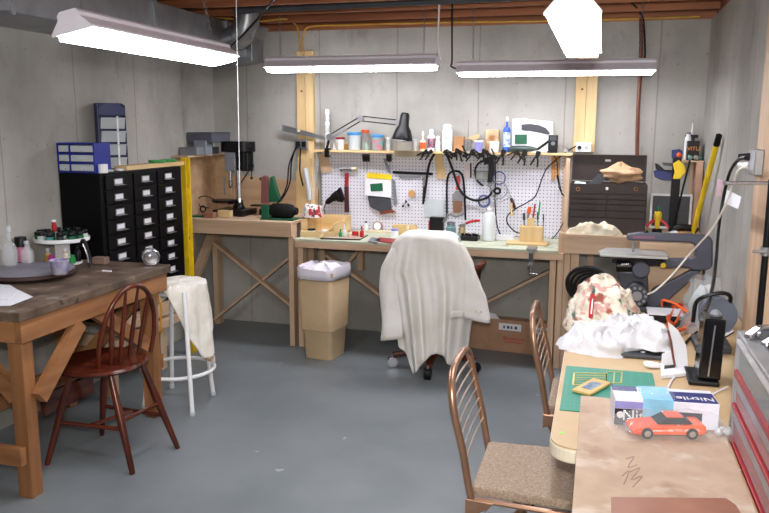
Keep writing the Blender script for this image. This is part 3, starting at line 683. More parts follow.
# ---- Windsor chair
def windsor():
    cx, cy = -2.285, 3.10
    t = thing('windsor_chair', 'dark brown wooden spindle back chair at the old workbench', 'chair', (cx, cy, 0))
    W = MAHOG
    b = MB(); n = 40; vs = []
    prof = [(.0, .443), (.78, .438), (.95, .446), (1, .458), (.97, .470), (.86, .470), (.5, .462), (.0, .460)]
    for k, z in prof:
        for j in range(n):
            a = 2*math.pi*j/n; rx = .215; ry = .225
            vs.append((cx+rx*max(k, .002)*math.cos(a), cy+ry*max(k, .002)*math.sin(a), z))
    b._add(vs, [(i*n+j, (i+1)*n+j, (i+1)*n+(j+1) % n, i*n+(j+1) % n) for i in range(len(prof)-1) for j in range(n)]); b.soft = True
    b.build('seat', W['x'], t)
    feet = [(-2.46, 2.885), (-2.012, 2.91), (-1.962, 3.225), (-2.43, 3.265)]; tops = [(-2.37, 2.99), (-2.15, 2.98), (-2.13, 3.20), (-2.35, 3.22)]
    lg = []
    for (fx, fy), (tx, ty) in zip(feet, tops):
        f = Vector((fx, fy, 0)); q = Vector((tx, ty, .442)); d = (q-f).normalized(); L = (q-f).length
        MB().lathe([(.011, 0), (.013, .01), (.016, L*.35), (.019, L*.6), (.016, L*.8), (.013, L)], f, d, 14).build('leg', W['z'], t); lg.append((f, q))
    def at(i, z): f, q = lg[i]; return f+(q-f)*(z/.442)
    MB().tube([at(0, .20), (at(0, .20)+at(1, .20))/2, at(1, .20)], .010, 8, 2).build('stretcher', W['x'], t)
    MB().tube([at(3, .17), (at(3, .17)+at(2, .17))/2, at(2, .17)], .010, 8, 2).build('stretcher', W['x'], t)
    MB().tube([(at(0, .20)+at(1, .20))/2+Vector((0, .01, 0)), (at(3, .17)+at(2, .17))/2-Vector((0, .01, 0))], .010, 8, 2).build('stretcher', W['y'], t)
    MB().tube([at(1, .235), at(2, .235)], .010, 8, 2).build('stretcher', W['y'], t)
    MB().bar((-2.475, 2.90, .29), (-2.475, 3.27, .275), .10, .022, (1, 0, 0)).build('foot_board', W['y'], t)
    # hoop back, lying in a plane leaning outwards (+x)
    def hp(s, w): return Vector((cx+.10+.30*w+.065*s, cy+.05+w*.95,   .466+.37*s))
    pts = []
    for k in range(21):
        a = math.pi*k/20
        wv = -.165*math.cos(a)*(1 if True else 1); pts.append(hp(max(0, math.sin(a))**.75, wv*(1+.0*a)))
    pts[0] = hp(0, -.155); pts[-1] = hp(0, .155)
    MB().tube(pts, .0115, 10, 2).build('back_hoop', W['z'], t)
    for w0, w1, s in ((-.085, -.11, .83), (-.032, -.04, .97), (.022, .03, .98), (.075, .098, .87)):
        p0, p1 = hp(0, w0), hp(s, w1)
        MB().lathe([(.008, 0), (.012, .12), (.010, .22), (.006, (p1-p0).length)], p0, p1-p0, 10).build('spindle', W['z'], t)
windsor()

# ================================================================ MIDDLE OF THE ROOM
def can():
    t = thing('waste_bin', 'tall tan plastic waste bin with a white liner beside the double bench leg', 'bin', (-1.81, 5.0, 0))
    rz = math.radians(-8); M = Matrix.Translation((-1.80, 4.93, 0)) @ Matrix.Rotation(rz, 4, 'Z')
    def rr(w, d, z, r=.03):
        out = []
        for sx, sy, a0 in ((1, 1, 0), (-1, 1, 90), (-1, -1, 180), (1, -1, 270)):
            for k in range(5):
                a = math.radians(a0+k*22.5); out.append(M @ Vector((sx*(w/2-r)+r*math.cos(a), sy*(d/2-r)+r*math.sin(a), z)))
        return out
    def loft(name, secs, m, lip=None, **k):
        b = MB(); vs = []; n = 20
        for s in secs: vs += rr(*s)
        fs = [(i*n+j, i*n+(j+1) % n, (i+1)*n+(j+1) % n, (i+1)*n+j) for i in range(len(secs)-1) for j in range(n)]
        fs.append(tuple(range(n-1, -1, -1))); b._add(vs, fs); b.soft = True; return b.build(name, m, t, 0, .004, **k)
    loft('body', [(.205, .22, 0.003), (.225, .245, .19), (.232, .252, .195), (.232, .252, .203), (.245, .27, .21), (.262, .295, .60)], TAN)
    loft('rim', [(.27, .303, .590), (.278, .311, .592), (.278, .311, .618), (.268, .301, .622)], TAN)
    b = MB(); n = 48; vs = []
    prof = [(1.035, .565), (1.05, .60), (1.045, .632), (1.0, .645), (.95, .636), (.85, .60), (.5, .63), (.05, .655)]
    for i, (k, z) in enumerate(prof):
        for j in range(n):
            a = 2*math.pi*j/n; cx_, sy_ = math.cos(a), math.sin(a)
            e = .14*(abs(cx_)**.35)*(1 if cx_ > 0 else -1), .157*(abs(sy_)**.35)*(1 if sy_ > 0 else -1)
            wob = .016*mnoise.noise(Vector((cx_*3, sy_*3, i*.9)))*(1 if i < 4 else 2.2)
            vs.append(M @ Vector((e[0]*k*(1+wob), e[1]*k*(1+wob), z+wob+.01*mnoise.noise(Vector((cx_*8, sy_*8, i))))))
    b._add(vs, [(i*n+j, (i+1)*n+j, (i+1)*n+(j+1) % n, i*n+(j+1) % n) for i in range(len(prof)-1) for j in range(n)]+[tuple((len(prof)-1)*n+j for j in range(n))]); b.soft = True
    b.build('liner', mat('bin_liner', (226, 220, 228), .35, var=.04), t, 0, .003)
can()
def office_chair():
    cx, cy = -1.0, 4.90
    t = thing('swivel_chair', 'wooden swivel chair on casters under the white coat', 'chair', (cx, cy, 0))
    MB().cyl((cx, cy, .10), (cx, cy, .44), .028).build('column', BLACKM, t)
    for k in range(5):
        a = math.radians(200+72*k); d = Vector((math.cos(a), math.sin(a), 0)); c0 = Vector((cx, cy, .12))
        e = c0+d*.29-Vector((0, 0, .035))
        lg = MB().bar(c0+d*.03, e, .045, .032).build('base_arm', MAHOG['x'], t, .008)
        w = e-Vector((0, 0, .047)); sd = Vector((-d.y, d.x, 0))
        cs = MB().cyl(w-sd*.022, w+sd*.022, .037, n=18).build('caster', CHROME if k in (0, 4) else BLACKM, t, .004)
        MB().cyl(e-Vector((0, 0, .012)), e+Vector((0, 0, .01)), .009).build('stem', STEEL, cs)
    b = MB(); b.box(cx-.23, cx+.23, cy-.2, cy+.22, .44, .50); b.build('seat', MAHOG['x'], t, .02)
    b = MB(); b.grid(lambda u, v: Vector((cx-.17+.30*u, cy-.215-.03*math.sin(math.pi*u), .56+.335*v)), 10, 8); b.build('backrest', MAHOG['x'], t, 0, .03)
    for s in (-1, 1): MB().bar((cx+s*.12, cy-.19, .49), (cx+s*.12, cy-.215, .62), .035, .02).build('back_support', BLACKM, t)
    for s in (-1, 1):
        MB().tube([(cx+s*.235, cy-.20, .70), (cx+s*.29, cy-.05, .71), (cx+s*.29, cy+.10, .705), (cx+s*.28, cy+.12, .69)], .021, 10).build('armrest', MAHOG['y'], t)
        MB().cyl((cx+s*.25, cy+.08, .50), (cx+s*.272, cy+.08, .70), .014).build('arm_post', MAHOG['z'], t)
office_chair()
def coat():
    cx, cy = -.985, 4.90
    t = thing('coat', 'long off-white work coat draped over the back of the swivel chair', 'coat', (cx, cy, .9))
    def lerp(tab, z):
        for (z0, a), (z1, b_) in zip(tab, tab[1:]):
            if z0 >= z >= z1: return a+(b_-a)*(z0-z)/(z0-z1)
        return tab[-1][1]
    Lt = [(.935, -1.215), (.90, -1.245), (.80, -1.275), (.69, -1.31), (.64, -1.285), (.45, -1.24), (.25, -1.20), (.0, -1.16)]
    Rt = [(.935, -.835), (.90, -.805), (.80, -.77), (.70, -.73), (.60, -.71), (.45, -.72), (.25, -.745), (.0, -.77)]
    hem = [(0, .20), (.12, .14), (.18, .02), (.28, .06), (.50, .17), (.60, .19), (.75, .13), (.87, .105), (.93, .17), (1, .19)]
    def hemz(u):
        for (a, b_), (c_, d) in zip(hem, hem[1:]):
            if a <= u <= c_: return b_+(d-b_)*(u-a)/(c_-a)
        return hem[-1][1]
    def fold(u, q): return (.5*math.sin(u*23+1.2*math.sin(q*3)+.6)+.35*math.sin(u*41+2)+.5*mnoise.noise(Vector((u*6, q*1.5, 2))))
    def front(u, v):   # v 0 = top, 1 = hem
        z = .935+(hemz(u)-.935)*v; xl, xr = lerp(Lt, z), lerp(Rt, z); x = xl+(xr-xl)*u
        q = .935-z; edge = (4*u*(1-u))**.5
        top = max(0, 1-q/.04); y = cy-.27-.05*min(1, q*2)*edge+.05*(1-edge)+.045*top*top-.045*fold(u, q)*min(1, q*2.5)
        zz = z-.045*(abs(2*u-1)**6)*(1 if q < .3 else 0)
        return Vector((x, y, zz))
    b = MB(); b.grid(front, 70, 50); b.build('back_panel', COATM, t, 0, .004)
    def over(u, v):    # over the chair back and down behind
        p = front(u, 0); ang = v*math.pi*.5
        k = min(1, v*2); return Vector((p.x+(cx-p.x)*.04*v, p.y+.115*k, p.z+.002*math.sin(math.pi*k)-(max(0, v-.5)*2)*.42))
    b = MB(); b.grid(over, 40, 20); b.build('front_panel', COATM, t, 0, .004)
    def sleeve(pts, rs, nm):
        pts = [Vector(p) for p in pts]; sp = smooth_path(pts, 6); n = 22; vs = []
        for i, p in enumerate(sp):
            q = i/(len(sp)-1); r = rs[0]+(rs[1]-rs[0])*q
            for j in range(n):
                a = 2*math.pi*j/n; rr = r*(1+.10*math.sin(3*a+q*9)+.12*mnoise.noise(Vector((math.cos(a)*2, math.sin(a)*2, q*7))))
                vs.append(p+Vector((rr*math.cos(a), rr*.62*math.sin(a), .0+.18*rr*math.cos(a)*(1 if p.x > cx else -1)*-1)))
        b = MB(); b._add(vs, [(i*n+j, (i+1)*n+j, (i+1)*n+(j+1) % n, i*n+(j+1) % n) for i in range(len(sp)-1) for j in range(n)]); b.soft = True
        return b.build(nm, COATM, t, 0, .004)
    s = sleeve([(-1.20, cy-.20, .88), (-1.235, cy-.245, .78), (-1.262, cy-.26, .66), (-1.245, cy-.27, .42), (-1.232, cy-.28, .25)], (.035, .07), 'sleeve')
    for k in range(1): MB().cyl((-1.27, cy-.325, .27), (-1.27, cy-.330, .27), .008).build('button', BEIGE, s)
    s = sleeve([(-.84, cy-.19, .88), (-.80, cy-.2, .80), (-.765, cy-.22, .70), (-.725, cy-.23, .56), (-.705, cy-.24, .41)], (.035, .09), 'sleeve')
    for dx in (0, .03): MB().cyl((-.69+dx, cy-.300, .47), (-.69+dx, cy-.305, .47), .007).build('button', BEIGE, s)
    fr = lambda u, z: front(u, (.935-z)/(.935-hemz(u)))
    b = MB()
    b.grid(lambda u, v: fr(.77+.16*u, .47-.045*v)+Vector((0, -.016, 0)), 8, 3); b.build('pocket_flap', COATM, t, 0, .004)
coat()
# cardboard box
def carton():
    a = math.atan2(5.405-5.50, .95); t = thing('cardboard_box', 'flat brown cardboard box with two white labels on the floor under the bench', 'box', (-.60, 5.42, 0), a)
    W_, D_, Hh = .86, .10, .235
    MB(True).box(-W_/2, W_/2, -D_/2, D_/2, 0, Hh).build('carton', CARD, t, .003)
    MB(True).prism([(-W_/2+.02, -D_/2, Hh+.001), (-W_/2+.40, -D_/2, Hh+.001), (-W_/2+.36, -D_/2+.03, Hh+.03), (-W_/2+.03, -D_/2+.06, Hh+.075)], (0, .003, 0)).build('flap', PINK, t)
    def face(u, v): q = P(u, v, Y=5.43); return q
    for (cx_, cz, w_, h_) in ((.045, .185, .16, .05), (.28, .178, .10, .048)):
        MB(True).box(cx_-w_/2, cx_+w_/2, -D_/2-.0015, -D_/2-.0005, cz-h_/2, cz+h_/2).build('label_sticker', PAPER, t)
        for k in range(4): MB(True).box(cx_-w_*.3+k*w_*.17, cx_-w_*.3+k*w_*.17+.012+.006*(k % 2), -D_/2-.0025, -D_/2-.0016, cz-.012, cz+.008).build('barcode', mat('label_ink', (50, 60, 90), .6), t)
    Mx = WM[t.name]
    text('lettering', 'BlackHawk', RED, t, Mx @ Vector((.075, -D_/2-.001, .100)), .034, (math.cos(a), math.sin(a), 0))
    MB(True).box(.01, .14, -D_/2-.0015, -D_/2-.0004, .072, .077).build('underline', RED, t)
carton()

# ================================================================ ON THE LEFT BENCH
ZB = .918
t = thing('drill_press', 'black and grey bench drill press on the left bench', 'drill press', (-2.62, 5.33, ZB))
b = MB(); b.box(-2.80, -2.545, 5.22, 5.47, ZB, ZB+.045); b.build('base', BLACKM, t, .008)
cx = P(237.5, 200, Y=5.38).x
MB().cyl((cx, 5.40, ZB+.046), (cx, 5.40, 1.42), .022, n=20).build('column', CHROME, t)
MB().lathe([(.045, 0), (.045, .012), (.032, .03), (.032, .06)], (cx, 5.40, ZB+.046)).build('column_collar', BLACKM, t)
a, c = P(206, 200, Y=5.30), P(238, 203, Y=5.30)
tb = MB().lathe([(.001, 0), (.085, 0), (.09, .008), (.09, .018), (.001, .018)], ((a.x+c.x)/2+.01, 5.31, a.z-.012), n=28).build('table', BLACKM, t)
box('table_arm', BLACKM, (a.x+c.x)/2+.03, cx-.02, 5.33, 5.40, a.z-.03, a.z-.013, t, .004)
hx0, hx1 = P(217, 150, Y=5.30).x, P(250, 150, Y=5.30).x; hz1 = P(230, 141.5, Y=5.30).z; hz0 = P(230, 152, Y=5.30).z
b = MB(); b.soft = True; n = 24
def stadium(x0, x1, y, r, z): 
    return [Vector((x1-r+r*math.cos(a), y+r*math.sin(a), z)) for a in [-math.pi/2+math.pi*i/8 for i in range(9)]]+[Vector((x0+r+r*math.cos(a), y+r*math.sin(a), z)) for a in [math.pi/2+math.pi*i/8 for i in range(9)]]
b.prism(stadium(hx0, hx1, 5.38, .085, hz0), (0, 0, hz1-hz0)).build('belt_cover', BLACKM, t, .006)
box('head', GREY, P(225, 160, Y=5.31).x, P(235, 160, Y=5.31).x, 5.30, 5.43, P(225, 171, Y=5.3).z, hz0-.001, t, .006)
box('motor_mount', BLACKM, P(235.3, 160, Y=5.31).x, P(243, 160, Y=5.31).x, 5.32, 5.45, P(225, 170, Y=5.3).z, hz0-.001, t, .004)
MB().cyl((P(246, 160, Y=5.40).x, 5.42, P(246, 171, Y=5.4).z), (P(246, 160, Y=5.40).x, 5.42, hz0-.002), .048, n=20).build('motor', BLACKM, t, .006)
qx = P(230, 170, Y=5.34).x
MB().lathe([(.006, 0), (.014, .012), (.02, .03), (.02, .05), (.014, .055), (.014, .12), (.024, .122), (.024, .155)], (qx, 5.34, P(230, 184, Y=5.34).z-.03)).build('chuck', CHROME, t)
hub = P(252, 166, Y=5.30)
MB().cyl(hub+Vector((-.03, .03, 0)), hub, .016).build('feed_hub', BLACKM, t)
for uv in ((250, 147.5), (251.5, 178), (240, 184)):
    e = P(uv[0], uv[1], Y=5.27); hh = MB().cyl(hub, e, .004).build('feed_lever', BLACKM, t); MB().ball(e, .011).build('knob', BLACK, hh)
MB().tube([P(209, 208, Y=5.3), P(200, 206, Y=5.3), P(198, 199, Y=5.3), P(205, 196, Y=5.31), P(214, 199, Y=5.32)], .004, 6).build('power_cord', BLACK, label='black cord looping beside the drill press table', cat='cord')
b = MB(); b.tube([P(224.5, 176, Y=5.28), P(224.5, 195, Y=5.28)], .006, 6, 1); b.build('depth_rod', STEEL, t)
for (u0, u1, v0, v1, Y, m, lab) in ((206, 216, 208, 217, 5.12, mat('brown_block', (140, 96, 76), .7), 'reddish wooden block beside the drill press base'), (219, 232, 205, 214, 5.19, mat('amber_block', (206, 180, 130), .6), 'pale yellow block in front of the drill press column')):
    a, c = P(u0, v0, Y=Y), P(u1, v1, Y=Y); z = ZB if u0 < 210 else ZB
    if u0 > 210: box('wooden_block', m, a.x, c.x, 5.16, 5.21, ZB, ZB+.05, label=lab, cat='block', bevel=.004)
    else: box('wooden_block', m, a.x, c.x, 5.08, 5.14, ZB, ZB+.04, label=lab, cat='block', bevel=.004)
b = MB(); b.box(-2.93, -2.82, 5.10, 5.17, ZB, ZB+.012).build('flat_tool', DGREEN, label='flat dark green tool lying left of the drill press', cat='tool')
MB().ring(P(203, 209, Y=5.2), .022, .006, (0, 1, 0), 16).build('cord_coil', BLACK, label='small black coil standing left of the drill press', cat='coil')
# belt sander with green guard
t = thing('belt_sander', 'small upright belt sander with a green guard behind the black grinder', 'sander', (-2.36, 5.42, ZB))
box('base', BLACKM, -2.48, -2.30, 5.36, 5.50, ZB, ZB+.05, t, .006)
a, c = P(262, 177, Y=5.45), P(269, 203, Y=5.45)
b = MB(); b.prism([(x, 5.42, z) for x, z in ((a.x, c.z), (c.x, c.z), (c.x-.004, a.z), (c.x-.02, a.z+.014), (a.x+.008, a.z))], (0, .045, 0)); b.build('belt', mat('sanding_belt', (120, 72, 66), .8), t)
q = [P(u, v, Y=5.45) for u, v in ((269.5, 178), (272, 176), (276, 190), (280, 202), (268.5, 202))]
MB().prism(q, (0, .05, 0)).build('guard', DGREEN, t, .003)
MB().cyl(P(261, 179, Y=5.42), P(261, 179, Y=5.48), .014).build('pulley', BLACKM, t)
a = P(262, 205, Y=5.4); box('table', BLACKM, a.x-.07, a.x+.10, 5.34, 5.415, a.z-.006, a.z+.004, t)
t = thing('bench_motor', 'black cylindrical bench motor with a green foot at the front of the left bench', 'motor', (-2.22, 5.2, ZB))
a, c = P(272, 213, Y=5.19), P(295, 211, Y=5.19); zc = ZB+.062
MB().lathe([(.045, 0), (.053, .01), (.054, .12), (.048, .16), (.03, .175), (.025, .20)], (a.x, 5.19, zc), (1, 0, 0), 24).build('motor_body', RUBBER, t)
MB().cyl((a.x-.10, 5.21, zc-.018), (a.x-.003, 5.20, zc-.015), .018, .026).build('shaft_housing', BLACKM, t)
box('side_plate', DGREEN, P(261, 210, Y=5.13).x+.005, P(269, 210, Y=5.13).x, 5.12, 5.135, ZB+.011, ZB+.105, t, .003)
box('foot', DGREEN, P(261, 210, Y=5.13).x, -2.10, 5.11, 5.25, ZB, ZB+.010, t)
# rag heap, crate and jars at the bench junction
crumple('rag', REDRAG, None, (-2.035, 5.33, .93), .085, .10, .11, 3, label='white rag with red stains heaped at the junction of the two left benches', cat='rag')
t = thing('wooden_crate', 'open wooden tray crate on the left end of the green topped bench', 'crate', (-1.95, 5.35, .804))
x0, x1, y0, y1 = -2.055, -1.80, 5.13, 5.54
box('bottom', PALE['x'], x0+.013, x1-.013, y0+.013, y1-.013, .804, .812, t)
box('front_board', PALE['x'], x0, x1, y0, y0+.012, .804, .845, t, .001)
box('side_board', PALE['y'], x0, x0+.012, y0+.0125, y1, .804, .925, t, .001)
MB().prism([(x1-.012, y0+.0125, .804), (x1-.012, y1, .804), (x1-.012, y1, .925), (x1-.012, y0+.0125, .90)], (.012, 0, 0)).build('side_board', PALE['y'], t, .001)
box('rear_board', PALE['x'], x0+.0125, x1-.0125, y1-.012, y1, .804, .925, t, .001)
MB().prism([P(319, 241, Y=5.10), P(345, 227, Y=5.35), P(345, 219, Y=5.35), P(319, 236, Y=5.10)], (.012, .004, 0)).build('loose_board', PALE['y'], t)
p = P(311.5, 236.3, Z=.804)
jar(p.x, p.y, .8042, .032, .055, WHITE, BLACK, 'white jar with a black lid at the near corner of the wooden crate', None, 'jar', .2)
jar(p.x+.09, p.y+.03, .8042, .028, .045, AMBER, WHITE, 'small amber jar right of the black lidded white jar', None, 'jar', .25)

# ================================================================ WALL OUTLET, RULE, LAMP
t = thing('wall_outlet', 'grey electrical outlet box on the left pine board', 'outlet', P(302, 146, Y=5.58))
a, c = P(295.5, 139, Y=5.6), P(308, 150, Y=5.6)
box('box', STEEL, a.x, c.x, 5.575, 5.611, c.z, a.z, t, .003)
for u in (298.5, 304.5):
    q = P(u, 144, Y=5.575); pl = MB().box(q.x-.017, q.x+.017, 5.555, 5.5745, q.z-.022, q.z+.02).build('plug', BLACK, t, .003)
MB().tube([P(298, 146, Y=5.545), P(294, 152, Y=5.53), P(291, 166, Y=5.54), P(290, 182, Y=5.54), P(284, 196, Y=5.5), P(276, 205, Y=5.45)], .006, 6).build('power_cord', BLACK, label='black cord falling from the left outlet towards the sander', cat='cord')
MB().tube([P(300.5, 148, Y=5.54), P(300, 160, Y=5.54), P(300, 172, Y=5.55), P(303, 186, Y=5.56)], .006, 6).build('power_cord', BLACK, label='short black cord hanging straight down from the left outlet', cat='cord')
MB().tube([P(296, 147, Y=5.53), P(289, 165, Y=5.50), P(287, 185, Y=5.46), P(280, 200, Y=5.42), P(270, 209, Y=5.36)], .006, 6).build('power_cord', BLACK, label='second black cord curving from the left outlet to the grinder', cat='cord')
t = thing('rule', 'long flat steel rule fixed slanting across the left pine board', 'rule', P(302, 133, Y=5.56))
MB().prism([P(282, 124.5, Y=5.575), P(324, 136, Y=5.575), P(324, 139.8, Y=5.575), P(282, 131, Y=5.575)], (0, .006, 0)).build('blade', STEEL, t)
q = P(299, 130.5, Y=5.57); MB().cyl(q, q+Vector((0, -.014, 0)), .011).build('wing_nut', BEIGE, t)
# white stacked vials
t = thing('vial_stack', 'tall white stack of small round vials standing at the left end of the pegboard shelf', 'vial stack', P(326, 148, Y=5.57))
x = P(326, 130, Y=5.57).x; zt = P(326, 109, Y=5.57).z; k = 0; z = SH+.0005; st = (zt-SH)/7
for k in range(7): MB().lathe([(.016, 0), (.018, .003), (.018, st*.8), (.014, st*.86), (.014, st-.001)], (x, 5.60, z+k*st)).build('vial', WATERB if k % 2 else WHITE, t)
# plastic tubes hanging left of pegboard
for k, (pts, m, lab) in enumerate((([(305, 168), (308, 185), (310, 200)], FROST, 'pale plastic tube leaning left of the pegboard'), ([(317, 158), (315, 178), (313, 200)], CLEAR, 'clear plastic sleeve hanging beside the pegboard edge'))):
    MB().tube([P(u, v, Y=5.56-.04*k) for u, v in pts], .02, 10).build('plastic_tube', m, label=lab, cat='tube')
# swing arm lamp
t = thing('swing_arm_lamp', 'black swing arm lamp clamped to the left of the pegboard shelf', 'desk lamp', P(325, 151, Y=5.5))
y = 5.47
bx = P(326, 150, Y=y); 
b = MB(); b.box(bx.x-.014, bx.x+.018, 5.47, 5.53, SH+.001, SH+.014); b.box(bx.x-.014, bx.x+.018, 5.472, 5.4955, 1.365, SH+.001); b.box(bx.x-.014, bx.x+.018, 5.472, 5.53, 1.360, 1.372); b.build('clamp', BLACKM, t, .002)
MB().cyl((bx.x, y+.02, SH+.014), P(329, 139, Y=y+.01), .010).build('post', BLACKM, t)
J1, J2, J3 = (330, 137), (361, 118.5), (398, 122.5)
for dv in (-2.4, 2.4):
    MB().tube([P(J1[0], J1[1]+dv, Y=y), P(J2[0], J2[1]+dv, Y=y)], .0045, 6, 1).build('lower_arm', BLACKM, t)
    MB().tube([P(J2[0], J2[1]+dv, Y=y), P(J3[0], J3[1]+dv, Y=y)], .0045, 6, 1).build('upper_arm', BLACKM, t)
for j in (J1, J2, J3): q = P(j[0], j[1], Y=y); MB().cyl(q-Vector((0, .014, 0)), q+Vector((0, .014, 0)), .022 if j != J1 else .026).build('joint', STEEL, t)
for k in range(2): MB().tube([P(331+k*3, 138-k, Y=y-.01), P(345+k*2, 128.5, Y=y-.01)], .006, 6, 1).build('spring', STEEL, t)
hb_ = P(404, 141, Y=y); ht = P(405, 112, Y=y); ax = (P(405.5, 112, Y=y)-P(402, 141, Y=y)).normalized(); L = (ht-hb_).length
o = P(402, 140.5, Y=y); r = .072
MB().lathe([(r*1.05, 0), (r*1.08, .006), (r*1.0, .03), (r*.80, L*.36), (r*.52, L*.52), (r*.46, L*.9), (r*.30, L*.97)], o, ax, 32).build('shade', BLACK, t)
MB().lathe([(.02, -.010), (.028, .004), (.022, .03)], o, ax).build('bulb', FROST, t); MB().cyl(o+ax*L*.97, o+ax*(L+.02), .004).build('switch', STEEL, t)
MB().ring(o+ax*.003, r*1.065, .003, ax, 36).build('shade_rim', STEEL, t)

# ================================================================ ON THE PEGBOARD SHELF
Z0 = SH+.0008
def tub(u0, u1, v0, Y, m, lidm, lab, name='lidded_tub', h=None, cat='tub'):
    a, c = P(u0, v0, Y=Y), P(u1, v0, Y=Y); r = (c.x-a.x)/2; x = (a.x+c.x)/2; h = (a.z-Z0)
    t = thing(name, lab, cat, (x, Y, Z0))
    MB().lathe([(r*.82, 0), (r*.85, .003), (r*.95, h*.82)], (x, Y, Z0)).build('body', m, t)
    MB().lathe([(r, h*.82+.0004), (r*1.02, h*.84), (r*1.02, h*.97), (r*.9, h)], (x, Y, Z0)).build('lid', lidm, t); return t
mixr = mat('mottled_red_blue', (206, 120, 130), .4, rgb2=(90, 180, 180), scale=30)
tub(335.5, 344.5, 137, 5.575, WHITE, DRED, 'small white tub with a maroon lid beside the lamp clamp')
tub(347.5, 361, 132, 5.575, FROST, BLUEL, 'larger frosted tub with a blue lid under the lamp arm')
tub(371.5, 384, 134.5, 5.57, mixr, BLUEL, 'colourful tub with a blue lid behind the lamp shade')
tub(361.5, 369, 129.5, 5.605, CLEAR, ORANGE, 'clear tub with an orange lid between the two blue lidded tubs')
t = bottle('glass_bottle', 'small greenish glass bottle in front of the orange lidded tub', 'bottle', Vector((P(366.5, 140, Y=5.545).x, 5.545, Z0)), .017, .075, mat('green_glass', (170, 196, 180), .2, alpha=.6), STEEL, .4, .6)
jar(P(345.8, 140, Y=5.60).x, 5.615, Z0, .016, .06, AMBER, BEIGE, 'small tan jar wedged behind the maroon lidded tub', None, 'jar', .3)
tub(385.5, 391, 137, 5.60, FROST, WHITE, 'small frosted cup left of the lamp shade')
tub(412, 419, 139, 5.59, WATERB, FROST, 'small milky cup right of the lamp shade')
q = P(330, 143, Y=5.60); MB().prism([(P(331, 148, Y=5.56).x, 5.60, Z0), (P(335.0, 148, Y=5.56).x, 5.60, Z0), (P(332, 140, Y=5.56).x, 5.60, Z0+.05)], (0, .02, 0)).build('white_bracket', WHITE, label='small white triangular bracket behind the lamp clamp', cat='bracket')
def sb(u, Y, v, wpx, m, cm, lab, nk=.3, nr=.4, band=None, cat='bottle', name='bottle'):
    q = P(u, v, Y=Y); r = (P(u+wpx/2, v, Y=Y).x-P(u-wpx/2, v, Y=Y).x)/2
    return bottle(name, lab, cat, Vector((q.x, Y, Z0)), r, q.z-Z0, m, cm, nk, nr, band=band)
sb(423, 5.545, 131, 6, mat('orange_white', (240, 214, 190), .5), WHITE, 'white squeeze bottle with an orange label and thin tip on the shelf', .45, .3, ORANGE)
sb(431.5, 5.56, 129, 7.5, WHITE, WHITE, 'white bottle with a dark and pink label on the shelf', .25, .5, mat('pink_label', (196, 140, 156), .5, rgb2=(60, 50, 70), scale=60))
sb(438, 5.54, 136, 5, WATERB, WHITE, 'slim milky bottle left of the white aerosol can', .3, .6)
t = sb(447.5, 5.57, 124, 10.5, mat('white_can', (232, 232, 236), .35), WHITE, 'white aerosol can with red lettering on the shelf', .12, .75, None, 'spray can', 'aerosol_can')
q = P(447.5, 138, Y=5.57-.042); text('lettering', 'ACE', RED, t, q, .022)
x0, x1 = P(454, 145, Y=5.58).x, P(464, 145, Y=5.58).x
box('wooden_block', mat('brown_card', (176, 128, 84), .8), x0, x1, 5.56, 5.62, Z0, P(454, 136.5, Y=5.58).z, label='upright brown block right of the aerosol can on the shelf', cat='block', bevel=.002)
b = MB(); q = [P(u, v, Y=5.625) for u, v in ((465, 138), (479.5, 134), (479.5, 138), (465, 143))]; b.prism(q, (0, .012, 0)); b.build('wooden_stick', PALE['x'], label='slanted pale wooden stick behind the grey holders on the shelf', cat='stick')
t = thing('tool_holder', 'grey block holding a long thin vertical rod on the shelf', 'holder', (P(469, 145, Y=5.56).x, 5.56, Z0))
for u in (466, 470): q = P(u, 145, Y=5.56); MB().cyl((q.x, 5.56, Z0), (q.x, 5.56, P(u, 139, Y=5.56).z), .010).build('socket', STEEL, t)
q = P(468.5, 120, Y=5.56); MB().cyl((q.x, 5.56, Z0), (q.x, 5.56, q.z), .003).build('rod', STEEL, t)
tub(474, 483, 140, 5.55, LILAC, WHITE, 'small lilac and white tub right of the thin rod')
box('beige_box', mat('beige_carton', (222, 198, 156), .7, rgb2=(150, 104, 62), scale=14), P(486, 130, Y=5.60).x, P(499, 130, Y=5.60).x, 5.59, 5.63, Z0, P(486, 129.5, Y=5.60).z, label='beige carton with a brown picture behind the white tub on the shelf', cat='box', bevel=.002)
tub(489, 499.5, 141.5, 5.55, WHITE, WHITE, 'white round tub in front of the beige carton')
sb(507.3, 5.57, 116.5, 7.5, mat('blue_cartridge', (40, 86, 180), .4), WHITE, 'blue and white sealant cartridge with a pointed nozzle on the shelf', .28, .28, mat('white_blue_label', (90, 130, 210), .4, rgb2=(230, 232, 240), scale=40), 'cartridge', 'sealant_cartridge')
t = thing('machine_box', 'white carton showing a dark curved handle and panel at the right of the shelf', 'box', (P(530, 140, Y=5.6).x, 5.60, Z0))
q = [P(u, v, Y=5.60) for u, v in ((512, 149.6), (512, 119), (524, 118), (531, 119.5), (553, 121.5), (553, 149.6))]
for i in (0, 5): q[i].z = Z0
MB().prism(q, (0, .04, 0)).build('carton', WHITE, t, .002)
q = [P(u, v, Y=5.60) for u, v in ((521.5, 124.5), (530, 123.8), (539, 125), (546, 128), (550, 133), (549, 134.5), (540, 132.5), (530, 130.5), (521.5, 130))]
MB().prism(q, (0, -.012, 0)).build('handle', DGREY, t, .002)
q = [P(u, v, Y=5.60) for u, v in ((515, 134.5), (527, 134.5), (527, 144), (515, 144))]; MB().prism(q, (0, -.006, 0)).build('panel', DGREEN, t, label='dark green panel')
t = thing('timer_box', 'small black device with a round dial beside the white carton on the shelf', 'device', (P(553, 140, Y=5.545).x, 5.545, Z0))
a, c = P(548.5, 135, Y=5.53), P(557.5, 147.5, Y=5.53)
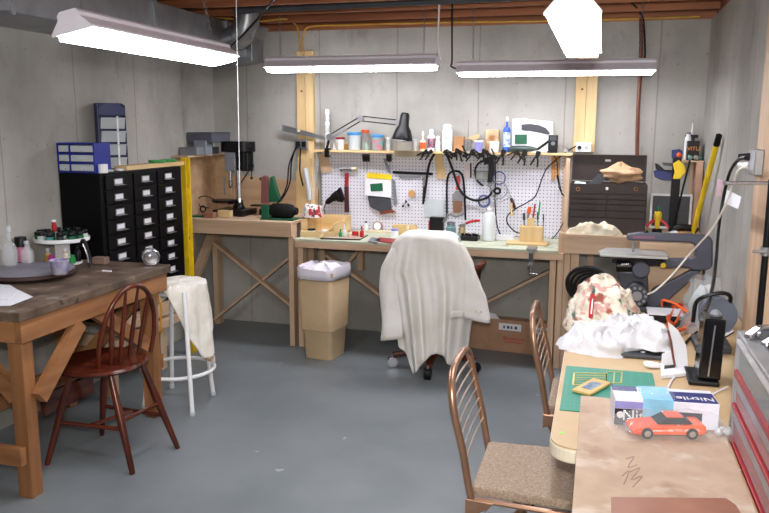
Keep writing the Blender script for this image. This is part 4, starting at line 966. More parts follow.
box('body', BLACK, a.x, c.x, 5.53, 5.57, Z0+.012, a.z, t, .004); box('base', BLACK, a.x-.004, c.x, 5.525, 5.575, Z0, Z0+.0115, t)
q = P(553, 143.5, Y=5.53); MB().cyl(q, q+Vector((0, -.006, 0)), .014).build('dial', GREY, t); box('screen', DGREY, a.x+.01, c.x-.01, 5.527, 5.5295, q.z+.02, a.z-.008, t)
t = thing('rotary_tool', 'dark green and black rotary tool lying on the shelf in front of the white carton', 'tool', P(525, 148, Y=5.53))
a, c = P(509, 147.5, Y=5.52), P(536, 147, Y=5.52)
MB().lathe([(.008, 0), (.022, .02), (.024, .11), (.018, .16), (.008, .20)], (a.x, 5.525, Z0+.025), (1, 0, 0)).build('body', mat('olive_black', (58, 74, 68), .4), t)
MB().cyl((a.x+.2, 5.525, Z0+.025), P(549, 141, Y=5.51), .010, .008).build('snout', BLACK, t)
# metal straight edge, spring clamps along the shelf edge
q = [P(u, v, Y=5.497) for u, v in ((394.5, 150.5), (428, 151.5), (428, 156.8), (394.5, 156.2))]; b = MB(); b.prism(q, (0, -.003, 0)); b.build('straight_edge', mat('brass_rule', (138, 124, 98), .4, .4), label='dull brass straight edge fixed to the shelf edge under the lamp shade', cat='rule')
def spring_clamp(u, v, s, lab, rz=0, grp='spring clamps on the shelf edge', tilt=0):
    p = P(u, v, Y=5.478)
    t = thing('spring_clamp', lab, 'clamp', p, rz, grp); t.rotation_euler.y = tilt
    for sg in (-1, 1): MB(True).prism([(-.009*s, sg*.002-.002, 0)]+[(x*s, sg*.002-.002, z*s) for x, z in ((.004*sg+.006, .012), (.014*sg, -.012), (.022*sg, -.045), (.014*sg, -.048), (.005*sg, -.015))][1:], (0, .012, 0)).build('handle', BLACK, t)
    MB(True).cyl((0, -.008*s, 0), (0, .014*s, 0), .010*s, n=10).build('pivot', BLACK, t)
    MB(True).box(-.012*s, .012*s, .002, .012, .006*s, .026*s).build('jaw', BLACK, t, .002)
    return t
SCL = 'black spring clamp in the crowded row along the shelf edge'
proto = spring_clamp(424, 153, 1.15, SCL, 0, tilt=.9)
for k, (u, v) in enumerate(((429, 153), (447, 153), (452, 154.5), (456, 152.5), (460.5, 154), (465, 153), (470, 154.5), (474, 153), (479, 154.5), (483, 153), (488, 154.5), (494, 156), (515, 153), (519, 154))):
    d = dup(proto, P(u, v, Y=5.478-.002*(k % 3))); d.rotation_euler.y = (.9, -1.1, 1.9, .3, -.6, 2.4)[k % 6]
for k, (u, v, nm) in enumerate(((502.5, 155, 'leftmost'), (524, 155, 'middle one'), (537, 156.5, 'rightmost'))):
    d = dup(proto, P(u, v, Y=5.474), None, 'large black spring clamp hanging open under the rotary tool, %s of three' % nm); d.scale = (1.2, 1, 1.3); d.rotation_euler.y = .28; d['group'] = 'large hanging spring clamps'
for k, (u, lab) in enumerate(((366, 'black binder clip on the shelf edge, left of two'), (389, 'black binder clip on the shelf edge, right of two'))):
    q = P(u, 158, Y=5.49); w_ = .028 if k == 0 else .02
    t = thing('binder_clip', lab, 'clip', q, 0, 'binder clips'); b = MB(); b.prism([(q.x-w_, 5.496, q.z-.028), (q.x-w_, 5.478, q.z+.02), (q.x-w_, 5.496, q.z+.03)], (2*w_, 0, 0)).build('body', BLACK, t)
    for sx in (-1, 1): MB().tube([(q.x+sx*.012, 5.482, q.z-.02), (q.x+sx*.012, 5.482, q.z-.10)], .0025, 6, 1).build('wire_handle', STEEL, t)

# ================================================================ HANGING ON THE PEGBOARD
YP = 5.598
def flat(name, pts, d, m, parent=None, bev=.001, Y=YP, **k):
    return MB().prism([P(u, v, Y=Y) for u, v in pts], (0, -d, 0)).build(name, m, parent, bev, **k)
t = thing('hammer', 'hammer with a red grip hanging on the pegboard left of the yellow topped packet', 'hammer', P(347, 190, Y=YP))
q = [P(u, v, Y=YP-.02) for u, v in ((340, 169.5), (345, 168.5), (352, 169), (357, 169))]
MB().tube([q[0], q[1], q[2]], .014, 10, 2).build('head', STEEL, t); MB().cyl(q[2], q[3], .014, .012).build('face', BEIGE, t)
flat('handle', ((345.5, 173), (349, 173), (348.6, 186), (345.2, 186)), .015, DRED, t); flat('grip', ((345, 186.2), (348.8, 186.2), (349.5, 212), (345.3, 212)), .018, mat('grip_maroon', (70, 28, 34), .5), t)
t = thing('heat_gun', 'black heat gun hanging left of the hammer', 'tool', P(335, 196, Y=YP))
q0, q1 = P(326, 203, Y=YP-.035), P(340, 193, Y=YP-.035); MB().lathe([(.012, 0), (.022, .02), (.024, .06), (.032, .075), (.034, .12), (.02, .13)], q0, q1-q0, 18).build('barrel', BLACK, t)
flat('handle', ((337, 191), (341, 187), (345, 199), (343, 202), (338, 201)), .03, BLACK, t, Y=YP-.02)
MB().tube([P(326, 203, Y=YP-.03), P(324, 209, Y=YP-.02), P(326, 217, Y=YP-.01)], .004, 6).build('cord', BLACK, t)
t = thing('hanging_packet', 'white packet with a yellow top and dark picture hanging on the pegboard', 'packet', P(379, 185, Y=YP))
flat('card', ((366, 174), (391.5, 176), (391.3, 197.5), (365, 195)), .008, PAPER, t, Y=YP-.02); flat('header', ((367, 172.5), (392, 174.5), (392, 179.8), (366.5, 178)), .003, YELLOW, t, Y=YP-.0285); flat('picture', ((370, 184), (382.5, 183), (383, 191), (371, 191.5)), .002, DGREEN, t, Y=YP-.0285)
t = thing('hanging_pouch', 'dark grey folded pouch hanging below the yellow topped packet', 'pouch', P(383, 205, Y=YP))
flat('pouch', ((368, 196), (391, 198), (392, 209), (381, 212), (371, 207)), .02, DGREY, t, .004, Y=YP); flat('lower_edge', ((380, 212), (391, 208.5), (396.5, 212), (381, 214.5)), .018, BRICKR, t, Y=YP)
flat('grey_strip', ((383.5, 159), (386, 158), (391, 172), (388, 172.5)), .006, GREY, label='slanted grey strip hanging beside the right binder clip', cat='strip', Y=YP)
flat('grey_sleeve', ((392.5, 178), (395, 181), (397.5, 203), (394, 206)), .006, GREY, label='thin grey sleeve hanging at the right edge of the packet', cat='strip')
t = thing('magnetic_bar', 'black horizontal magnetic bar on the pegboard under the lamp shade', 'bar', P(412, 172, Y=YP))
flat('bar', ((393, 170.8), (432.5, 172.6), (432.5, 175), (393, 173.6)), .012, BLACK, t); flat('end_grip', ((427, 172.3), (433, 172.8), (433, 175.4), (427, 175)), .004, RUBBER, t, Y=YP-.0125)
flat('ruler', ((399, 175.5), (421, 176), (421, 178), (400, 178.3)), .006, GREY, label='thin grey ruler hanging just below the black bar', cat='ruler')
flat('paint_stick', ((434.5, 153), (441, 152), (445.5, 178), (438, 178.5)), .006, mat('stir_stick', (196, 146, 92), .8), label='tan wooden paint stick hanging behind the hose loop', cat='stick', Y=YP-.001)
t = thing('pliers', 'grey long nosed pliers hanging right of the black bar', 'pliers', P(424, 190, Y=YP))
flat('jaw', ((422.5, 177), (425, 177), (426, 186), (423, 188)), .008, STEEL, t); flat('handle', ((423.4, 187), (426, 185), (425.5, 195), (422.5, 201)), .010, BLACKM, t, Y=YP-.001)
b = MB(); q = P(412, 193.5, Y=YP); b.lathe([(.007, 0), (.026, .001), (.027, .014), (.008, .015)], q, (0, -1, 0), 20).build('wooden_spool', mat('spool', (196, 146, 90), .6), label='round wooden spool hanging under the grey ruler', cat='spool')
t = thing('small_clamp', 'small black knobbed clamp hanging below the wooden spool', 'clamp', P(405, 203, Y=YP))
for u, v in ((403, 206), (406, 201.5), (408.5, 205)): q = P(u, v, Y=YP-.01); MB().ball(q, .009).build('knob', BLACK, t)
MB().tube([P(403, 206, Y=YP-.01), P(406, 201.5, Y=YP-.01), P(408.5, 205, Y=YP-.01)], .004, 6, 1).build('frame', STEEL, t)
flat('clear_bag', ((423.5, 205), (427, 198), (444, 200), (444, 217), (424, 216)), .004, FROST, label='frosted plastic bag hanging above the dark square tin', cat='bag')
# hoses
MB().tube([P(u, v, Y=5.565) for u, v in ((423, 204), (426, 185), (429, 165), (435, 153), (440, 151.5), (446, 154), (452, 168), (458, 186), (465, 196), (476, 200.5), (488, 197), (493, 190))], .009, 8).build('air_hose', BLACK, label='black hose arching over the paint stick and sagging to the blue tape ring', cat='hose')
MB().tube([P(u, v, Y=5.58) for u, v in ((447, 217), (447, 185), (449, 174), (455, 171), (461.5, 174), (464, 186), (465.5, 220))], .008, 8).build('bent_rod', BLACKM, label='black inverted U shaped rod hanging over the red brush', cat='rod')
MB().tube([P(u, v, Y=5.58) for u, v in ((483, 186), (477, 180), (475, 170), (479, 163), (486, 160.5), (491, 162))], .007, 8).build('cable_loop', BLACK, label='black open cable loop round the grey box on the pegboard', cat='cable')
t = thing('paint_brush', 'wide brush with a red handle hanging inside the black U shaped rod', 'brush', P(456, 195, Y=YP))
flat('handle', ((456.5, 176), (459.5, 175), (460.5, 181), (459, 190), (456, 190)), .010, mat('faded_red', (186, 70, 66), .5), t, .003, Y=YP-.002); flat('ferrule', ((452.5, 195), (456, 190.5), (460, 190.5), (463, 195), (462.5, 201), (452.8, 201)), .014, STEEL, t, Y=YP-.001); flat('bristles', ((453, 201.3), (462.3, 201.3), (462, 213), (453.5, 213)), .013, mat('bristle', (130, 92, 66), .9), t, Y=YP-.001)
t = thing('picture_card', 'pale card with a thin dark upright edge on the pegboard', 'card', P(469, 170, Y=YP)); flat('card', ((464.5, 163), (471.5, 163), (471.5, 178), (464.5, 178.5)), .004, mat('pinkish_card', (216, 200, 198), .6), t); flat('edge', ((470, 163), (471.6, 163), (471.6, 178), (470, 178)), .001, BLACK, t, Y=YP-.0045)
t = thing('grey_switch_box', 'small grey green metal box on the pegboard inside the cable loop', 'box', P(482, 175, Y=YP)); flat('box', ((476.5, 171), (489, 171), (489, 179.5), (476.5, 179.5)), .03, mat('grey_green', (126, 132, 118), .5), t); flat('cover', ((477.5, 172), (483, 172), (483, 178.5), (477.5, 178.5)), .002, STEEL, t, Y=YP-.0305)
t = thing('hanging_drill', 'black angled power tool hanging from the shelf edge', 'tool', P(491, 170, Y=5.56))
flat('body', ((488.5, 157), (493.5, 156), (494.5, 170), (492.5, 182), (488, 182), (489, 168)), .035, BLACK, t, .004, Y=5.56); flat('handle', ((484, 158), (489.5, 157), (489.3, 163), (485, 165)), .03, BLACK, t, .003, Y=5.558); flat('tip', ((488, 182.5), (491.5, 182.5), (491, 187), (488, 187)), .02, STEEL, t, Y=5.556)
MB().ring(P(484, 201, Y=5.575), .040, .008, (0, 1, 0), 32).build('tape_ring', mat('blue_tape', (76, 84, 134), .5), label='blue grey tape ring hanging above the milky bottle', cat='ring')
MB().ring(P(497.3, 191, Y=5.58), .020, .008, (0, 1, 0), 24).build('rubber_ring', RUBBER, label='small thick black ring hanging right of the blue tape ring', cat='ring')
MB().tube([P(u, v, Y=5.575) for u, v in ((495, 160), (495.5, 180), (495, 200), (497, 225), (502, 236), (512, 239.5))], .005, 6).build('power_cord', BLACK, label='thin black cord hanging straight down right of the milky bottle', cat='cord')
MB().tube([P(u, v, Y=5.56) for u, v in ((576, 146), (565, 153), (549, 166), (543, 176), (536, 195), (528, 202), (517, 208), (508, 215), (507, 222), (512, 229), (519, 233), (524, 226))], .005, 6).build('power_cord', BLACK, label='black cord swinging from the right outlet down to the pen block', cat='cord')
MB().tube([P(u, v, Y=5.57) for u, v in ((557, 175), (560, 190), (566, 200), (565, 218), (558, 232), (551, 240))], .004, 6).build('power_cord', BLACK, label='thin black cord at the right edge of the pegboard', cat='cord')
MB().ring(P(499, 178, Y=5.578), .045, .005, (0, 1, 0), 32).build('tape_ring', mat('blue_tape', (76, 84, 134), .5), label='thin blue ring hanging above the small thick black ring', cat='ring')
MB().ring(P(498.5, 190, Y=5.569), .062, .004, (0, 1, 0), 32).build('wire_ring', STEEL, label='large thin grey wire ring around the small thick black ring', cat='ring')
MB().tube([P(u, v, Y=5.55) for u, v in ((491, 188), (496, 200), (503, 201), (510, 197))], .003, 6).build('thin_wire', STEEL, label='thin grey wire looping under the black ring', cat='wire')
t = thing('screwdriver', 'dark red handled tool hanging at a slant above the white box', 'screwdriver', P(513, 205, Y=YP)); q = [P(u, v, Y=YP-.015) for u, v in ((508.5, 190), (511, 198), (512, 199.5), (516, 210.5))]
MB().cyl(q[0], q[1], .0025).build('shank', STEEL, t); MB().lathe([(.008, 0), (.012, .01), (.012, .07), (.008, .082)], q[1], q[3]-q[2]).build('handle', mat('maroon_handle', (60, 22, 26), .3), t)
b = MB(); b.tube([P(511, 203, Y=YP-.035), P(511.5, 212, Y=YP-.035), P(512, 216, Y=YP-.035)], .010, 8, 2); b.build('file_handle', PALE['z'], label='pale wooden handle hanging behind the dark red screwdriver', cat='handle')
for k, (q4, lab) in enumerate(((((555, 156), (559, 156), (558.5, 180), (555, 180)), 'tan wooden strip hanging at the right of the pegboard, left of two'), (((560, 156), (564, 156), (563, 180), (559.8, 179)), 'tan wooden strip hanging at the right of the pegboard, right of two'))):
    flat('hanging_strip', [(u-3.5, v) for u, v in q4], .008, mat('stir_stick', (196, 146, 92), .8), label=lab, cat='stick', Y=YP-.001)
MB().tube([P(u, v, Y=5.52) for u, v in ((549, 152), (553, 154), (557, 162), (558, 175), (562, 195))], .004, 6).build('power_cord', RUBBER, label='thin dark cord curling down from the right end of the shelf', cat='cord')
MB().tube([P(u, v, Y=5.53) for u, v in ((563, 150), (567, 152), (568, 149), (566, 147.5))], .004, 6).build('hook', STEEL, label='small dark hook at the right end of the shelf', cat='hook')

# ================================================================ ON THE GREEN TOPPED BENCH
TB = .8035
def onb(u, v, z=TB): return P(u, v, Z=z)
t = thing('black_tray', 'thin black rimmed tray of small bottles on the green topped bench', 'tray', onb(345, 238))
q = [onb(u, v) for u, v in ((320, 239.2), (360, 240.5), (368, 235.5), (334, 234.2))]
MB().prism(q, (0, 0, .008)).build('tray', BLACK, t, .001); MB().prism([Vector((p.x, p.y, .8117)) + (Vector((-1.6, 5.2, .8117))-Vector((p.x, p.y, .8117)))*.06 for p in q], (0, 0, .002)).build('liner', mat('tray_liner', (200, 150, 130), .6, rgb2=(150, 170, 150), scale=40), t)
for (u, v, r, h, m, cm, lab) in ((340.5, 236.5, .013, .055, GREEN, GREEN, 'lime green squeeze bottle on the black tray'), (344.5, 236.5, .014, .085, WHITE, WHITE, 'white glue bottle with a pointed tip on the black tray'), (349, 237, .012, .05, BEIGE, ORANGE, 'small cream bottle with an orange tip on the black tray'), (361.8, 236.8, .015, .08, RED, RED, 'red bottle with a thin tip at the right of the black tray')):
    p = onb(u, v, .815); bottle('glue_bottle', lab, 'bottle', p, r, h, m, cm, .45, .35)
p = onb(352, 235.5, .815); box('red_box', RED, p.x, p.x+.045, p.y, p.y+.02, .815, .845, label='small red box behind the bottles on the black tray', cat='box', bevel=.002)
p = onb(366, 231); bottle('glue_bottle', 'small white bottle with a black cap standing behind the red bottle', 'bottle', p, .013, .075, WHITE, BLACK, .3, .7)
t = thing('round_tin', 'round white faced tin standing on edge behind the coat', 'tin', onb(379, 229)); p = onb(379, 230.5)
MB().lathe([(.03, 0), (.036, .002), (.036, .025), (.03, .027)], (p.x, p.y-.02, TB+.0365), (0, -1, .12), 28).build('case', mat('tin_brown', (150, 110, 90), .4), t); MB().lathe([(.001, .0272), (.029, .0275), (.001, .028)], (p.x, p.y-.02, TB+.0365), (0, -1, .12), 28).build('face', PAPER, t)
q = [onb(u, v) for u, v in ((366, 232.6), (391, 233.5), (392, 231.5), (369, 231))]; MB().prism(q, (0, 0, .012)).build('cream_strip', BEIGE, label='flat cream strip lying in front of the round tin', cat='strip')
for k, (pts, m, lab) in enumerate((([(368, 243), (378, 244.5), (380, 240), (371, 239)], mat('grey_magazine', (120, 118, 124), .5), 'grey booklet lying on the bench left of the red one'), ([(375, 242.5), (392, 244.5), (396, 240.5), (379, 239)], DRED, 'dark red booklet lying on the bench beside the coat'))):
    MB().prism([onb(u, v-1, TB) for u, v in pts], (0, 0, .006)).build('booklet', m, label=lab, cat='booklet')
box('tan_block', mat('tan_block', (212, 182, 120), .6), onb(399, 231).x, onb(424, 231).x, 5.44, 5.47, TB, TB+.075, label='tan wooden block standing behind the coat at the back of the bench', cat='block', bevel=.003)
p = onb(403, 232.5); jar(p.x, 5.32, TB, .028, .06, WHITE, LILAC, 'white lidded jar just above the left shoulder of the coat', None, 'jar', .25)
p = onb(417, 232); bottle('glue_bottle', 'small white pointed nozzle bottle above the middle of the coat', 'bottle', Vector((p.x, 5.34, TB)), .013, .085, WATERB, WHITE, .5, .3)
t = thing('square_tin', 'black square tin standing behind the coat in front of the pegboard', 'tin', (P(436, 225, Y=5.50).x, 5.5, TB)); a, c = P(429.5, 217, Y=5.48), P(443, 230, Y=5.48)
box('tin', BLACK, a.x, c.x, 5.48, 5.53, TB, a.z, t, .003); box('red_edge', RED, a.x-.008, a.x-.001, 5.485, 5.525, TB, a.z-.03, t)
bottle('grey_bottle', 'grey teal jar with a metal top among the clutter right of the square tin', 'bottle', Vector((P(451, 225, Y=5.42).x, 5.42, TB)), .036, .115, mat('teal_grey', (104, 136, 138), .4), STEEL, .28, .75)
bottle('glass_jar', 'amber glass jar hanging in front of the wide brush', 'jar', Vector((P(462, 225, Y=5.45).x, 5.46, TB)), .026, .095, mat('dull_amber', (170, 150, 110), .3), STEEL, .2, .8)
t = thing('small_motor', 'small dark metal motor assembly on the bench beside the coat shoulder', 'motor', onb(455, 236)); p = onb(457, 240)
MB().lathe([(.012, 0), (.02, .005), (.02, .04), (.01, .045)], (p.x-.02, p.y, TB+.0215), (1, .2, 0)).build('body', TEAL, t); MB().ball((p.x-.035, p.y-.0, TB+.021), .018).build('red_cap', mat('salmon', (220, 90, 76), .4), t); MB().cyl((p.x+.025, p.y+.01, TB+.02), (p.x+.06, p.y+.015, TB+.01), .006).build('shaft', STEEL, t)
MB().tube([P(444, 222, Y=5.44), P(449, 214, Y=5.42), P(456, 216, Y=5.42), P(464, 212, Y=5.44)], .011, 8).build('bent_bracket', STEEL, label='bent grey metal bracket across the tops of the jars', cat='bracket')
t = thing('red_pliers', 'red handled tool lying on the black tool rack', 'pliers', P(473, 221, Y=5.45)); q = [P(u, v, Y=5.44) for u, v in ((466, 223.5), (471, 221.5), (480, 220.5))]; MB().tube(q, .009, 8, 2).build('handle', RED, t); MB().cyl(P(463, 224.5, Y=5.44), q[0], .005).build('jaw', STEEL, t)
t = thing('tool_rack', 'low black tray of small black tools left of the milky bottle', 'tray', onb(472, 236)); a, c = onb(463.5, 236.5), onb(482, 237)
box('base', BLACK, a.x, c.x, 5.28, 5.42, TB, TB+.028, t, .004)
for k in range(5): MB().ball((a.x+.02+k*.025, 5.34+.02*(k % 2), TB+.036), .013, .013, .010, bumpy=.3).build('tool_end', RUBBER, t)
t = thing('milky_bottle', 'large milky white squeeze bottle in the middle right of the bench', 'bottle', (P(489, 225, Y=5.35).x, 5.35, TB)); p = Vector((P(489, 225, Y=5.35).x, 5.35, TB)); zt = P(489, 206, Y=5.35).z-TB
MB().lathe([(.040, 0), (.045, .004), (.045, zt*.70), (.034, zt*.80), (.012, zt*.83), (.012, zt*.87)], p, n=28).build('body', WATERB, t); MB().lathe([(.016, zt*.87+.001), (.016, zt*.93), (.006, zt*.94), (.005, zt)], p).build('cap', WHITE, t); 
a, c = P(496.5, 231, Y=5.42), P(514, 236, Y=5.42); box('white_carton', PAPER, a.x, c.x, 5.40, 5.44, TB, TB+.035, label='long white carton lying right of the milky bottle', cat='box', bevel=.002)
t = thing('tool_block', 'pale wooden block full of pens and tweezers on a round edged base board', 'tool holder', onb(533, 238))
a, c = onb(511, 238), onb(551, 239)
box('base_board', PALE['x'], a.x, c.x, 5.20, 5.34, TB, TB+.018, t, .006)
bx0, bx1 = P(520, 230, Y=5.28).x, P(543.5, 230, Y=5.28).x
box('block', PALE['z'], bx0, bx1, 5.25, 5.32, TB+.0185, P(530, 226, Y=5.28).z, t, .004); box('step', PALE['z'], P(527, 230, Y=5.28).x, P(534, 230, Y=5.28).x, 5.265, 5.305, P(530, 226, Y=5.28).z+.0005, P(530, 218, Y=5.28).z, t, .003)
for k, (u, v, m, nm, r) in enumerate(((524, 213, DGREY, 'black handled cutters standing in the tool block', .010), (529.8, 207, ORANGE, 'orange handled tool standing in the tool block', .014), (535, 204, RED, 'red pen standing in the tool block', .007), (540, 202, GREEN, 'green pen standing in the tool block', .006), (537.5, 212, DGREY, 'grey handled knife standing in the tool block', .006), (543.5, 214, BLACK, 'thin black pick standing at the right of the tool block', .004), (532.5, 214, STEEL, 'steel tweezers standing in the tool block', .004))):
    e = P(u, v, Y=5.285); s_ = Vector((e.x-(.012 if k in (1, 2, 3) else -.004), 5.285, P(530, 226, Y=5.28).z+.002+(.0 if k not in (1, 6) else .045)))
    MB().cyl(s_, s_+(e-s_)*.45, r*.7).build('hand_tool' if k not in (2, 3) else 'pen', STEEL if k < 2 else m, label=nm, cat='tool' if k not in (2, 3) else 'pen') if False else None
    tt = thing('pen' if k in (2, 3) else 'hand_tool', nm, 'pen' if k in (2, 3) else 'tool', s_, 0, 'tools in the wooden block')
    MB().cyl(s_, s_+(e-s_)*.45, r*.6).build('shaft', STEEL if k in (0, 1, 4, 6) else m, tt); MB().cyl(s_+(e-s_)*.451, e, r, r*.8).build('grip', m, tt)
t = thing('bench_vise', 'small grey clamp vise screwed to the bench edge below the tool block', 'vise', P(531, 245, Y=5.0))
x = P(531.5, 245, Y=5.0).x
box('top_jaw', STEEL, x-.03, x+.03, 4.99, 5.10, TB+.0185, TB+.030, t, .002) if False else box('top_jaw', STEEL, x-.032, x+.032, 4.985, 5.10, TB+.001, TB+.014, t, .002)
box('frame', STEEL, x-.014, x+.014, 4.985, 5.002, .70, TB, t, .003); MB().cyl((x, 5.0, .66), (x, 5.0, .699), .007).build('screw', CHROME, t); box('lower_jaw', STEEL, x-.018, x+.018, 4.985, 5.030, .698, .712, t, .002)
MB().cyl((x-.005, 5.0, .655), (x+.045, 5.0, .648), .0035).build('tommy_bar', CHROME, t); box('body', DGREY, x-.011, x+.011, 4.972, 4.984, .73, .79, t, .002)

# ================================================================ RIGHT CORNER
t = thing('wall_outlet', 'white double outlet box at the foot of the right pine board', 'outlet', P(582, 148, Y=5.59))
a, c = P(576, 142.5, Y=5.58), P(591, 152, Y=5.58); box('box', WHITE, a.x, c.x, 5.56, 5.611, c.z, a.z, t, .003)
q = P(579.5, 147.5, Y=5.56); MB().cyl(q, q+Vector((0, -.015, 0)), .014).build('plug', BLACK, t); q = P(586.5, 147.5, Y=5.56); MB().cyl(q+Vector((0, -.001, 0)), q+Vector((0, -.004, 0)), .013).build('socket', mat('socket_grey', (170, 170, 172), .5), t)
TC = .916
def chest():
    Y0 = 5.10; x0, x1 = P(568, 232, Y=Y0).x, P(645, 232, Y=Y0).x; z1 = P(570, 183.5, Y=Y0).z; Y1 = 5.36
    t = thing('tool_chest', 'dark brown machinist tool chest with its lid open on the corner bench', 'tool chest', ((x0+x1)/2, 5.23, TC))
    box('body', BROWNM, x0, x1, Y0+.012, Y1, TC, z1-.06, t, .003)
    b = MB()
    for (a0, a1, b0, b1) in ((x0, x1, Y0+.004, Y0+.012), (x0, x1, Y1-.008, Y1), (x0, x0+.008, Y0+.0122, Y1-.0082), (x1-.008, x1, Y0+.0122, Y1-.0082)): b.box(a0, a1, b0, b1, z1-.0595, z1)
    b.build('top_tray_wall', BROWNM, t)
    # lid standing open
    zt = P(570, 154, Y=Y1+.05).z
    box('lid', BROWNM, x0, x1, Y1+.045, Y1+.053, z1+.004, zt, t, .002)
    b = MB(); b.box(x0, x0+.006, Y1+.002, Y1+.0445, z1+.004, zt); b.box(x1-.006, x1, Y1+.002, Y1+.0445, z1+.004, zt); b.box(x0+.0062, x1-.0062, Y1+.002, Y1+.0445, zt-.006, zt); b.build('lid_edge', BROWNM, t)
    q = P(608, 160.5, Y=Y1+.045); box('plate', STEEL, q.x-.018, q.x+.018, Y1+.042, Y1+.0445, q.z-.007, q.z+.007, t)
    def drw(a0, a1, b0, b1):
        d = box('drawer', BROWNM, a0, a1, Y0+.0005, Y0+.0115, b0, b1, t, .002)
        MB().box((a0+a1)/2-.05, (a0+a1)/2+.05, Y0-.004, Y0, (b0+b1)/2-.004, (b0+b1)/2+.004).build('pull', BROWNM, d, .001)
    xm = (x0+x1)/2; zz = [z1-.072, z1-.098, z1-.13, z1-.17, z1-.215, TC+.01]
    drw(x0+.006, xm+.012-.02, zz[1]+.002, zz[0]); drw(xm-.003, x1-.006, zz[1]+.002, zz[0])
    for k in (1, 2, 3):
        drw(x0+.006, xm-.008, zz[k+1]+.003, zz[k]); drw(xm-.003, x1-.006, zz[k+1]+.003, zz[k])
    drw(x0+.006, x1-.006, zz[5], zz[4]-.001)
    for u in (578, 636): 
        q = P(u, 189, Y=Y0); b = MB(); b.ring((q.x, Y0-.006, q.z), .011, .0025, (0, 1, 0), 16); b.build('latch', mat('brass', (196, 140, 80), .35, .7), t)
    q = P(607, 188.5, Y=Y0); box('lock_plate', CHROME, q.x-.008, q.x+.008, Y0-.002, Y0+.003, q.z-.009, q.z+.009, t)
    return x0, x1, Y0, Y1, z1
cx0, cx1, cY0, cY1, cz1 = chest()
# contents of the open tray
b = MB(); p = P(621, 178, Y=5.22)
n = 26; vs = []
def bagpt(u, v):
    a = 2*math.pi*u; ph = math.pi*v; k = 1+.05*math.sin(a*9)*math.sin(ph)+.30*mnoise.noise(Vector((math.cos(a)*1.5, math.sin(a)*1.5, ph*2)))
    return Vector((p.x+.125*math.sin(ph)*math.cos(a)*k, p.y+.075*math.sin(ph)*math.sin(a)*k, cz1+.058+.056*math.cos(ph)*(1.0+.3*math.exp(-(v*9)**2))*k))
b.grid(bagpt, 40, 20); b.build('paper_bag', KRAFT, label='crumpled tan paper bag resting on the open brown tool chest', cat='bag')
crumple('rag', spotted('mint_rag', (214, 232, 222), (170, 200, 186), [(70, 90, 80)], p=(.6, .66), s2=20), None, (P(580, 183, Y=5.22).x, 5.21, cz1-.055), .055, .06, .07, 9, label='pale green rag in the left end of the open tool chest tray', cat='rag')
t = thing('bladed_tool', 'dark angular tool lying between the green rag and the paper bag', 'tool', P(596, 180, Y=5.2)); MB().prism([P(588, 184.5, Y=5.2), P(598, 174, Y=5.2), P(608, 175, Y=5.2), P(600, 185, Y=5.2)], (0, .03, 0)).build('blade', DGREY, t)
for k in range(5):
    MB().ball((p.x-.06+.035*k, 5.135, cz1-.038+.01*(k % 2)), .016, .013, .014, 10, .3).build('small_part', BLACKM, label='small dark hand tool in the tray under the paper bag', cat='tool', group='dark tools under the bag')
crumple('rag', CREAM, None, (P(596, 234, Z=TC).x-.005, 5.068, TC+.0005), .165, .034, .085, 12, folds=.9, n=64, label='cream stained rag lying on the corner bench in front of the brown tool chest', cat='rag')
# white framed panel, yellow bottle with red handles, black tools
t = thing('framed_picture', 'white framed grey panel standing behind the small yellow bottle', 'frame', (P(672, 235, Y=5.5).x, 5.5, TC))
a, c = P(651, 193.5, Y=5.5), P(690, 235, Y=5.5)
fm = .015
box('panel', DGREY, a.x+fm, c.x-fm, 5.505, 5.515, TC+fm, a.z-fm, t)
for q in ((a.x, c.x, a.z-fm+.0005, a.z), (a.x, c.x, TC, TC+fm-.0005), (a.x, a.x+fm-.0005, TC+fm, a.z-fm), (c.x-fm+.0005, c.x, TC+fm, a.z-fm)): box('frame_rail', WHITE, q[0], q[1], 5.50, 5.52, q[2], q[3], t, .002)
q = P(657, 230, Y=5.12)
t = thing('yellow_bottle', 'small yellow bottle with a green cap and red handles right of the tool chest', 'bottle', (q.x, 5.13, TC))
MB().lathe([(.026, 0), (.03, .004), (.03, .04), (.022, .045)], (q.x, 5.13, TC)).build('base', BLACKM, t)
MB().lathe([(.014, .0455), (.015, .09), (.022, .10), (.024, .13), (.02, .15), (.012, .156)], (q.x, 5.13, TC)).build('body', YELLOW, t)
MB().lathe([(.014, .1565), (.014, .168), (.006, .19)], (q.x, 5.13, TC)).build('cap', DGREEN, t)
for s in (-1, 1): MB().tube([(q.x+s*.016, 5.13, TC+.10), (q.x+s*.04, 5.12, TC+.085), (q.x+s*.068, 5.11, TC+.055)], .011, 8, 3, .007).build('handle', RED, t, label='red handle')
t = thing('handheld_tool', 'dark power tool lying right of the yellow bottle on the corner bench', 'power tool', (P(686, 232, Y=5.2).x, 5.2, TC))
a = P(677, 230, Y=5.2); MB().tube([(a.x-.02, 5.2, TC+.03), (a.x+.03, 5.2, TC+.05), (a.x+.09, 5.2, TC+.045), (a.x+.12, 5.2, TC+.03)], .026, 10, 4, .02).build('body', BLACK, t); MB().ball((a.x-.02, 5.14, TC+.018), .03, .02, .017).build('packet', PAPER, t, label='white end'); MB().ball((a.x+.02, 5.13, TC+.018), .02, .02, .017).build('orange_end', mat('ochre', (190, 130, 60), .5), t)
